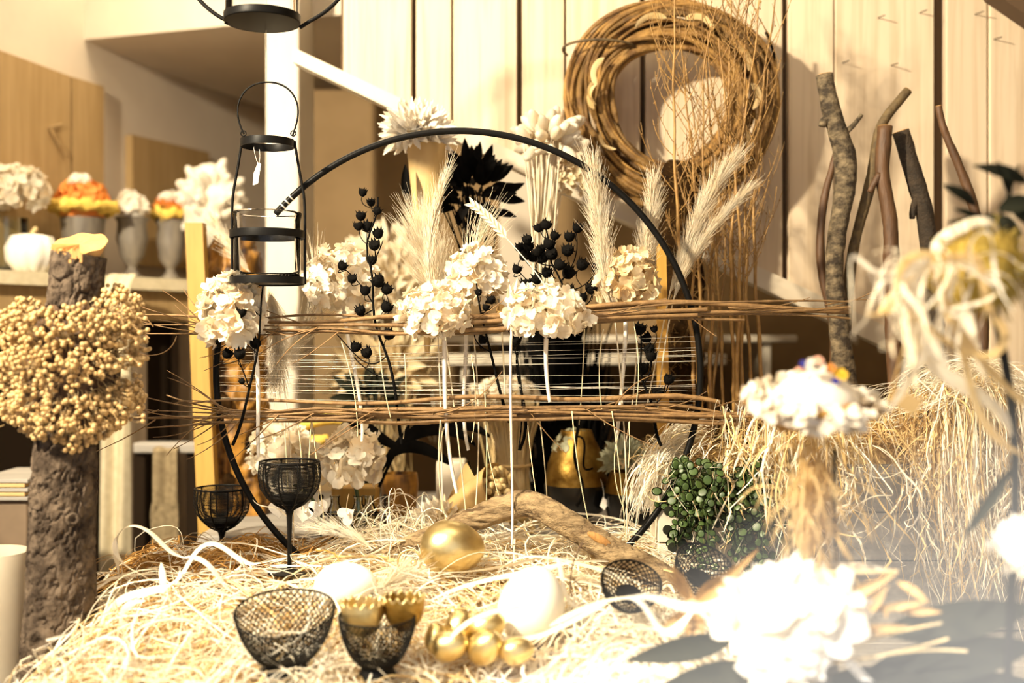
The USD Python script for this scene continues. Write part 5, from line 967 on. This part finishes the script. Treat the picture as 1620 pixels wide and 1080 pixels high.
NU = [812, 826, 838, 848, 858, 820, 842, 866]
for u, v in zip(NU, (826, 822, 830, 824, 832, 836, 838, 826)): sv, sf = sphere((0, 0, 0), 1, 1, (.0062, .0062, .008)); obj('nut', (sv @ rot_to(rng.normal(0, 1, 3)).T + P(u, v, 2.04), sf), M['nut'], label=f'loose pale nut behind the driftwood, {ORD[sorted(NU).index(u)]} from the left', cat='nut', group='loose nuts behind the driftwood')
bouquet('wood_flower', 'fluffy cream wood shaving flower lying on the shelf before the nut cone', P(702, 822, 2.0), .060, .030, 160, 'petal', .022, 121, cat='dried flower', kind='leaf')
# black and gold vases with sage flowers
vase('gold_vase', 'egg shaped gold vase with a black lower half, the larger of the pair', 912, [(22, 818), (40, 808), (48, 790), (50, 765), (46, 735), (38, 712), (28, 692), (24, 680)], 'gold_paint', 2.16, liner=(764, 819))
vase('gold_vase', 'gold vase with a black lower half, the smaller one beside the sage flower', 1000, [(24, 828), (38, 815), (44, 795), (44, 778), (38, 755), (34, 745)], 'gold_paint', 2.12, liner=(777, 829))
bouquet('dried_bouquet', 'pale green white flower bunch sunk in the larger gold vase', P(905, 705, 2.155), .034, .030, 46, 'sage', .020, 122, kind='floret')
bouquet('sage_flower', 'bushy sage green dried flower in the smaller gold vase', P(988, 728, 2.10), .050, .036, 190, 'sage', .020, 123, cat='dried flower', kind='leaf')
t = thing('hanging_twig', 'black twisted branch hanging down before the larger gold vase', 'twig', at=P(914, 800, 2.07))
obj('stem', tube(PP([(914, 640), (912, 690), (910, 730), (917, 752), (912, 800)], 2.07, 30), .0032, 7), M['black_plant'], t); obj('fork', tube(PP([(914, 690), (924, 720), (926, 742), (938, 740)], 2.068, 16), .0022, 6), M['black_plant'], t)
t = thing('price_tag', 'blank white price tag hanging beside the larger gold vase', 'price tag', at=P(957, 805, 2.10)); obj('card', hull([P(u, v, 2.1) + (0, o, 0) for u, v in ((954, 786), (964, 794), (956, 807), (949, 800)) for o in (0, .0007)]), M['tag_paper'], t, smooth=False); obj('string', tube(PP([(955, 787), (954, 770), (950, 758)], 2.1, 6), .0004, 4), M['tag_paper'], t)
# lower hydrangeas in little bottles
hydrangea('hydrangea', (449, 716, 2.02), 52, 46, 'cream hydrangea head behind the taller wire goblet', 'cream hydrangeas in little bottles', [(452, 760), (500, 800), (505, 840)], nfl=58, size=.0165, seed=7, stem_m='green_leaf')
hydrangea('hydrangea', (557, 724, 1.98), 46, 45, 'warm cream hydrangea head with dotted centres above a small glass bottle', 'cream hydrangeas in little bottles', [(562, 765), (566, 790), (569, 835)], nfl=50, size=.0185, seed=8, m='petal', stem_m='green_leaf')
rng = np.random.default_rng(130)
for u, v in ((555, 725), (577, 725), (536, 728), (545, 748), (562, 748), (583, 749), (556, 712)): obj('flower_eye', sphere(P(u, v, 1.98) - (0, .047, 0), .0016, 1), M['pod_brown'], '/World/hydrangea_007')
for u, lb in ((530, 'small clear glass bottle, the left one in the black wire stand'), (567, 'small clear glass bottle holding the warm cream hydrangea stem'), (584, 'small clear glass bottle, the right one in the black wire stand')): vase('glass_bottle', lb, u, [(11, 850), (12, 846), (12, 806), (7, 796), (7, 786), (9, 784)], 'glass_bottle', 1.99 + .02 * (u == 584), cat='bottle')
t = thing('bottle_stand', 'black wire stand with round knobs around the little glass bottles', 'wire stand', at=P(560, 850, 1.99)); cs = P(558, 812, 1.99)
obj('ring', ring_tube(circle(cs, .058, 40, ry=.022), .0016, 7), M['black_metal'], t)
for u, dy in ((609, 0), (508, 0)): pp = PP([(u, 852), (u, 790)], 1.99, 6); lg = obj('leg', tube(pp, .0020, 7), M['black_metal'], t); obj('knob', sphere(P(u, 786, 1.99), .0050, 2), M['black_metal'], lg)
t = thing('wood_block', 'pale wooden block behind the little glass bottles', 'wooden block', at=P(555, 850, 2.05)); a, b = P(524, 770, 2.05), P(596, 846, 2.05); obj('block', box((a[0], 2.05, b[2]), (b[0], 2.1, a[2]), .003), M['ochre_wood'], t, smooth=False)
t = thing('wood_block', 'tall tan wooden block left of the nut cone', 'wooden block', at=P(715, 850, 2.25)); a, b = P(690, 730, 2.25), P(736, 838, 2.25); obj('block', box((a[0], 2.25, b[2]), (b[0], 2.32, a[2]), .003), M['ceramic'], t, smooth=False)
vase('brown_pot', 'small ochre brown pot beside the little glass bottles', 632, [(20, 848), (24, 842), (27, 800), (30, 765), (28, 748)], 'burl', 2.15, cat='pot')
for k, (q, lb) in enumerate((((481, 812), 'white wooden heart hanging by the taller wire goblet stem'), ((503, 803), 'white wooden heart with a tiny bell beside the little glass bottles'), ((548, 815), 'white wooden heart lying in the cream straw loops'), ((440, 805), 'white wooden heart left of the taller wire goblet stem'))):
    a = np.linspace(0, 2 * np.pi, 40)[:-1]; hx = 16 * np.sin(a) ** 3; hz = 13 * np.cos(a) - 5 * np.cos(2 * a) - 2 * np.cos(3 * a) - np.cos(4 * a); sc = .00095; dd = 1.80; c = P(*q, dd); rot = (-.2, .1, 2.2, .1)[k]; n = len(a)
    x = hx * np.cos(rot) - hz * np.sin(rot); z = hx * np.sin(rot) + hz * np.cos(rot); F_ = np.stack([x * sc + c[0], np.full(n, dd), z * sc + c[2]], 1); i = np.arange(n); j = (i + 1) % n; v = np.vstack([F_, F_ + (0, .004, 0), c[None], c[None] + (0, .004, 0)])
    t = thing('heart_charm', lb, 'heart ornament', at=c); obj('heart', (v, np.vstack([np.stack([i, j, np.full(n, 2 * n)], 1), np.stack([j + n, i + n, np.full(n, 2 * n + 1)], 1), np.stack([j, i, i + n], 1), np.stack([j, i + n, j + n], 1)])), M['tag_paper'], t, smooth=30); obj('bell', sphere(c + (.004, -.004, .003), .0032, 2), M['wire_silver'], t); obj('loop', tube(spl([c + (0, 0, .006), c + (.001, 0, .02), c + (.004, 0, .034)], 6), .0005, 4), M['thread'], t)
t = thing('strap_leaf_spray', 'arching black strap leaves behind the lower twig rail', 'leafy spray', at=P(622, 760, 2.05))
obj('stem', tube(PP([(600, 770), (618, 730), (640, 690)], 2.05, 10), .003, 7), M['black_plant'], t)
for q in ([(622, 712), (650, 690), (690, 678), (735, 690), (752, 704)], [(616, 725), (650, 706), (690, 718), (716, 735)], [(640, 690), (690, 668), (740, 672), (775, 690)], [(600, 760), (610, 730), (632, 700), (650, 660)], [(630, 705), (600, 690), (560, 668), (540, 672)]):
    p = PP(q, 2.05, 20); w = .024 * np.sin(np.pi * np.linspace(.08, .97, 20)) ** .6; v = np.stack([p - np.stack([0 * w, 0 * w, w / 2], 1), p - np.stack([0 * w, .004 + 0 * w, 0 * w], 1), p + np.stack([0 * w, 0 * w, w / 2], 1)], 1).reshape(-1, 3); obj('leaf', (np.vstack([v, v + (0, .0012, 0)]), np.vstack([tri(quads(20, 3, False)), tri(quads(20, 3, False))[:, ::-1] + 60])), M['black_plant'], t)
t = thing('dark_leaf', 'dark leaf behind the hoop left of the cream hydrangea head', 'leaf', at=P(400, 715, 2.1)); obj('blade', leaf(P(432, 690, 2.1), P(386, 710, 2.1), .022, .2, .1), M['black_plant'], t)
for q, lb in (([(470, 682), (520, 662), (560, 670)], 'ochre furry cat-tail lying behind the hydrangeas, the upper one'), ([(468, 690), (490, 698), (520, 690)], 'ochre furry cat-tail lying behind the hydrangeas, the lower one')):
    t = thing('cat_tail', lb, 'dried cat-tail', at=P(*q[0], 2.2)); p = PP(q, 2.2, 24); obj('head', tube(p, .0125 * np.sin(np.pi * np.linspace(.08, .95, 24)) ** .5, 14, disp=lambda v, n: .003 * fb(v, 300, 3)), M['yellow_moss'], t); obj('stalk', tube(spl([p[0], p[0] - (.05, 0, .03)], 4), .002, 6), M['straw'], t)
# ------------------------------------------------------------------ left: burl, ochre plank, cloths, pots
d = 2.30; t = thing('burl_trunk', 'knobbly ochre and dark brown burl trunk behind the hoop', 'trunk', at=P(375, 900, d)); p = PP([(372, 375), (372, 450), (378, 560), (372, 680), (378, 800), (380, 905)], d, 90); R = np.interp(np.linspace(0, 1, 90), [0, .1, .4, .6, 1], [30, 46, 44, 52, 50]) * d / F
obj('wood', tube(p, R, 60, disp=lambda v, n: .045 * fb(v, 14, 5) - .012 * np.exp(-(fb(v, 22, 8) / .05) ** 2)), M['burl'], t)
for u, v, r in ((392, 560, 12), (352, 640, 14), (400, 700, 13), (362, 760, 10), (388, 840, 11)): q = P(u, v, d - .072); v_, f_ = sphere(q, r * d / F, 2, (1, .35, 1.2)); obj('hollow', (v_, f_), M['coir'], t, label='dark knot hollow')
t = thing('leaning_plank', 'long pale ochre timber leaning left of the burl trunk', 'plank', at=P(330, 900, 2.2)); q = [(292, 352), (320, 352), (346, 905), (316, 905)]
obj('timber', hull([P(u, v, 2.20) + (0, o, 0) for u, v in q for o in (0, .03)]), M['ochre_wood'], t, smooth=False)
def cloth(name, label, u0, u1, v0, v1, d, mt, amp, cat, fringe_v=None):
    s = d / F; nx, nz = 24, 40; u, v = np.meshgrid(np.linspace(u0, u1, nx), np.linspace(v0, v1, nz)); p = np.stack([(u - 810) * s, np.full(u.shape, d) + amp * np.sin((u - u0) * .22 + v * .004), ZC - (v - 540) * s], -1); p[:3, :, 1] += np.array([.05, .02, .006])[:, None]; p[:3, :, 2] += np.array([.004, .004, .002])[:, None]
    v3 = p.reshape(-1, 3); f = tri(quads(nz, nx, False)); t = thing(name, label, cat, at=P((u0 + u1) / 2, v1, d)); obj('cloth', (np.vstack([v3, v3 + (0, .003, 0)]), np.vstack([f[:, ::-1], f + len(v3)])), M[mt], t)
    if fringe_v:
        rng = np.random.default_rng(5); n = 60; uu = rng.uniform(u0, u1, n); pth = np.stack([PP([(a, v1 - 4), (a + rng.normal(0, 2), (v1 + fringe_v) / 2), (a + rng.normal(0, 4), fringe_v + rng.normal(0, 6))], d, 8) for a in uu]); obj('fringe', tubes(pth, np.full(n, .0022), 4), M[mt], t, kind='stuff')
cloth('table_runner', 'cream linen runner hanging from the left side table', 158, 205, 434, 905, 2.62, 'linen', .010, 'cloth')
cloth('macrame_hanging', 'beige woven macrame strip with a long fringe hanging under the side table', 241, 281, 706, 800, 2.60, 'macrame', .006, 'macrame', 868)
t = thing('hanging_rail', 'grey wooden rail under the side table carrying the macrame strip', 'rail', at=P(250, 712, 2.62)); a, b = P(212, 700, 2.62), P(318, 716, 2.62); obj('bar', box((a[0], 2.612, b[2]), (b[0], 2.66, a[2]), .003), M['grey_board'], t, smooth=False)
for u in (216, 300): x = P(u, 0, 2.66)[0]; obj('post', box((x, 2.63, 0), (x + .03, 2.66, b[2]), .003), M['recess_shade'], t, smooth=False)  # posts take the same near black as the painted shade behind them
vase('white_planter', 'large pale ceramic planter low at the left edge behind the log', -18, [(56, 1100), (60, 1080), (62, 1000), (63, 900), (62, 872)], 'ceramic', 1.95, cat='planter')
t = thing('book_stack', 'flat stack of tan papers at the left edge behind the log', 'paper stack', at=P(10, 800, 2.1))
for k in range(5): z = P(0, 792 - k * 7, 2.1)[2]; a, b = P(-60 + 3 * k, 0, 2.1), P(44 - 5 * (k % 2), 0, 2.1); obj('sheet', box((a[0], 2.1, z), (b[0], 2.3, z + .007), .001), M['paper' if k % 2 else 'grey_board'], t, smooth=False)
obj('stand', box((P(-60, 0, 2.1)[0], 2.11, 0), (P(40, 0, 2.1)[0], 2.3, P(0, 793, 2.1)[2]), .003), M['floor_wood'], t, smooth=False)
def topped(label, u, v0, rr, colour, base, white, seed, pot, moss=True):
    """An urn on the table, a ring of moss and a dome of petals with a white blossom."""
    d = TE(u) + .09; s = d / F; k = 540 - (TZ - ZC) / s - pot[0][1]; pot = [(a, b + k * (b - 340) / 93) for a, b in pot]
    rng = np.random.default_rng(seed); c = P(u, v0, d); vase('urn', label[0], u, pot, base, d, cat='urn')
    t = thing('flower_topper', label[1], 'flower arrangement', at=c); v_, f_ = lathe([(rr * s * .8, -.012), (rr * s * 1.1, -.004), (rr * s * 1.05, .012), (rr * s * .6, .016)], 36, c); obj('moss_ring', (v_ + rng.normal(0, .005, v_.shape), f_), M['yellow_moss'], t) if moss else None
    mb = MB(); q = fib(120); q = q[q[:, 2] > -.05]
    for e in q: mb.add(floret(c + e * (rr * s * .78, rr * s * .78, rr * s * .8) + (0, 0, .008), unit(e + rng.normal(0, .3, 3)), .013, rng))
    obj('dome', mb, M[colour], t, kind='stuff'); obj('core', sphere(c + (0, 0, .005), 1, 2, (rr * s * .72, rr * s * .72, rr * s * .74)), M[colour], t)
    mb = MB(); cw = c + (0, -rr * s * .25, rr * s * .85)
    for e in fib(26): mb.add(floret(cw + e * .018 * np.array([1.1, 1, .7]), unit(e + (0, 0, .2)), .012, rng))
    obj('white_blossom', mb, M[white], t)
topped(('dark cup on the side table under the widest orange flower dome', 'widest orange flower dome with a white blossom on a yellow moss ring'), 131, 330, 50, 'orange', 'grey_pot', 'petal_white', 201, [(20, 433), (24, 428), (30, 390), (34, 345)])
topped(('black stemmed urn on the side table under the white flower dome', 'white flower dome with an orange band and a white blossom'), 209, 338, 28, 'petal_white', 'grey_pot', 'petal_white', 202, [(16, 433), (15, 428), (8, 420), (7, 414), (18, 400), (24, 375), (22, 352), (27, 344)], moss=False)
topped(('grey stemmed urn on the side table, the smallest one', 'small orange flower dome with a white blossom on a moss ring'), 270, 340, 30, 'orange', 'grey_pot', 'petal_white', 203, [(15, 433), (14, 428), (8, 421), (7, 416), (17, 404), (22, 380), (20, 356), (25, 348)])
bouquet('dried_bouquet', 'large cream dried flower bunch in the glass at the left edge', P(22, 305, 2.63), .085, .06, 150, 'petal', .035, 204, kind='floret'); vase('glass_jar', 'clear glass jar of stems holding the cream bunch at the left edge', 10, [(30, 432), (33, 428), (34, 380), (32, 345)], 'glass_bottle', 2.64, cat='jar')
d = 2.60; v_, f_ = lathe([(.0001, -.044), (.034, -.042), (.053, -.017), (.056, .010), (.043, .036), (.017, .041), (.0001, .036)], 60, P(50, 400, d)); aa = np.arctan2(v_[:, 1] - d, v_[:, 0] - P(50, 0, d)[0]); cc = P(50, 400, d); v_ = cc + (v_ - cc) * (1 + .05 * np.abs(np.sin(aa * 5)))[:, None]
t = thing('white_pumpkin', 'ribbed white pumpkin on the side table behind the log', 'pumpkin', at=P(50, 432, d)); obj('body', (v_, f_), M['egg_white'], t); obj('stalk', tube(spl([cc + (0, 0, .034), cc + (.004, 0, .05), cc + (.012, 0, .057)], 6), .005, 8), M['straw'], t)
bouquet('white_ornament', 'large knobbly white coral-like ornament beside the jar lantern', P(333, 325, 2.95), .082, .115, 120, 'shell', .052, 205, cat='ornament', kind='tail'); v_, f_ = sphere(P(333, 325, 2.95), 1, 3, (.075, .06, .11)); obj('core', (v_ + .012 * fb(v_, 40, 2)[:, None], f_), M['shell'], '/World/white_ornament')
obj('foot', lathe([(0, -.20), (.05, -.20), (.05, -.185), (.012, -.17), (.012, -.08), (0, -.08)], 24, P(333, 325, 2.95)), M['grey_pot'], '/World/white_ornament')
vase('dark_vase', 'dark vase standing behind the jar lantern on the side table', 352, [(16, 445), (20, 435), (22, 405), (12, 372), (9, 345)], 'grey_pot', 2.98)
# ------------------------------------------------------------------ volume added to imitate the pale reflection veil of the window glass
W = usdkit.material(stage, '/World/Looks/haze', {'v': ('principled_volume', {'color': (.95, .97, 1.0), 'density': .36, 'anisotropy': -.25})}, [], volume='v.volume')
hz = []
for y in (.42, 1.16):
    for x, xt in ((-.36 * y / 1.16, -.36 * y / 1.16), (.5 * y + .05, .5 * y + .05), (1.02, .5 * y + .05)): tz = .853 + .35 * y + .6 * (xt - .45 * y); hz += [(x, y, tz), (x, y, min(PZ + .006, tz - .01))]
hz = obj('haze', hull(hz), '/World/Looks/haze', label='pale volume added to imitate the window glass veil in the near right corner', cat='haze', kind='stuff', smooth=False)
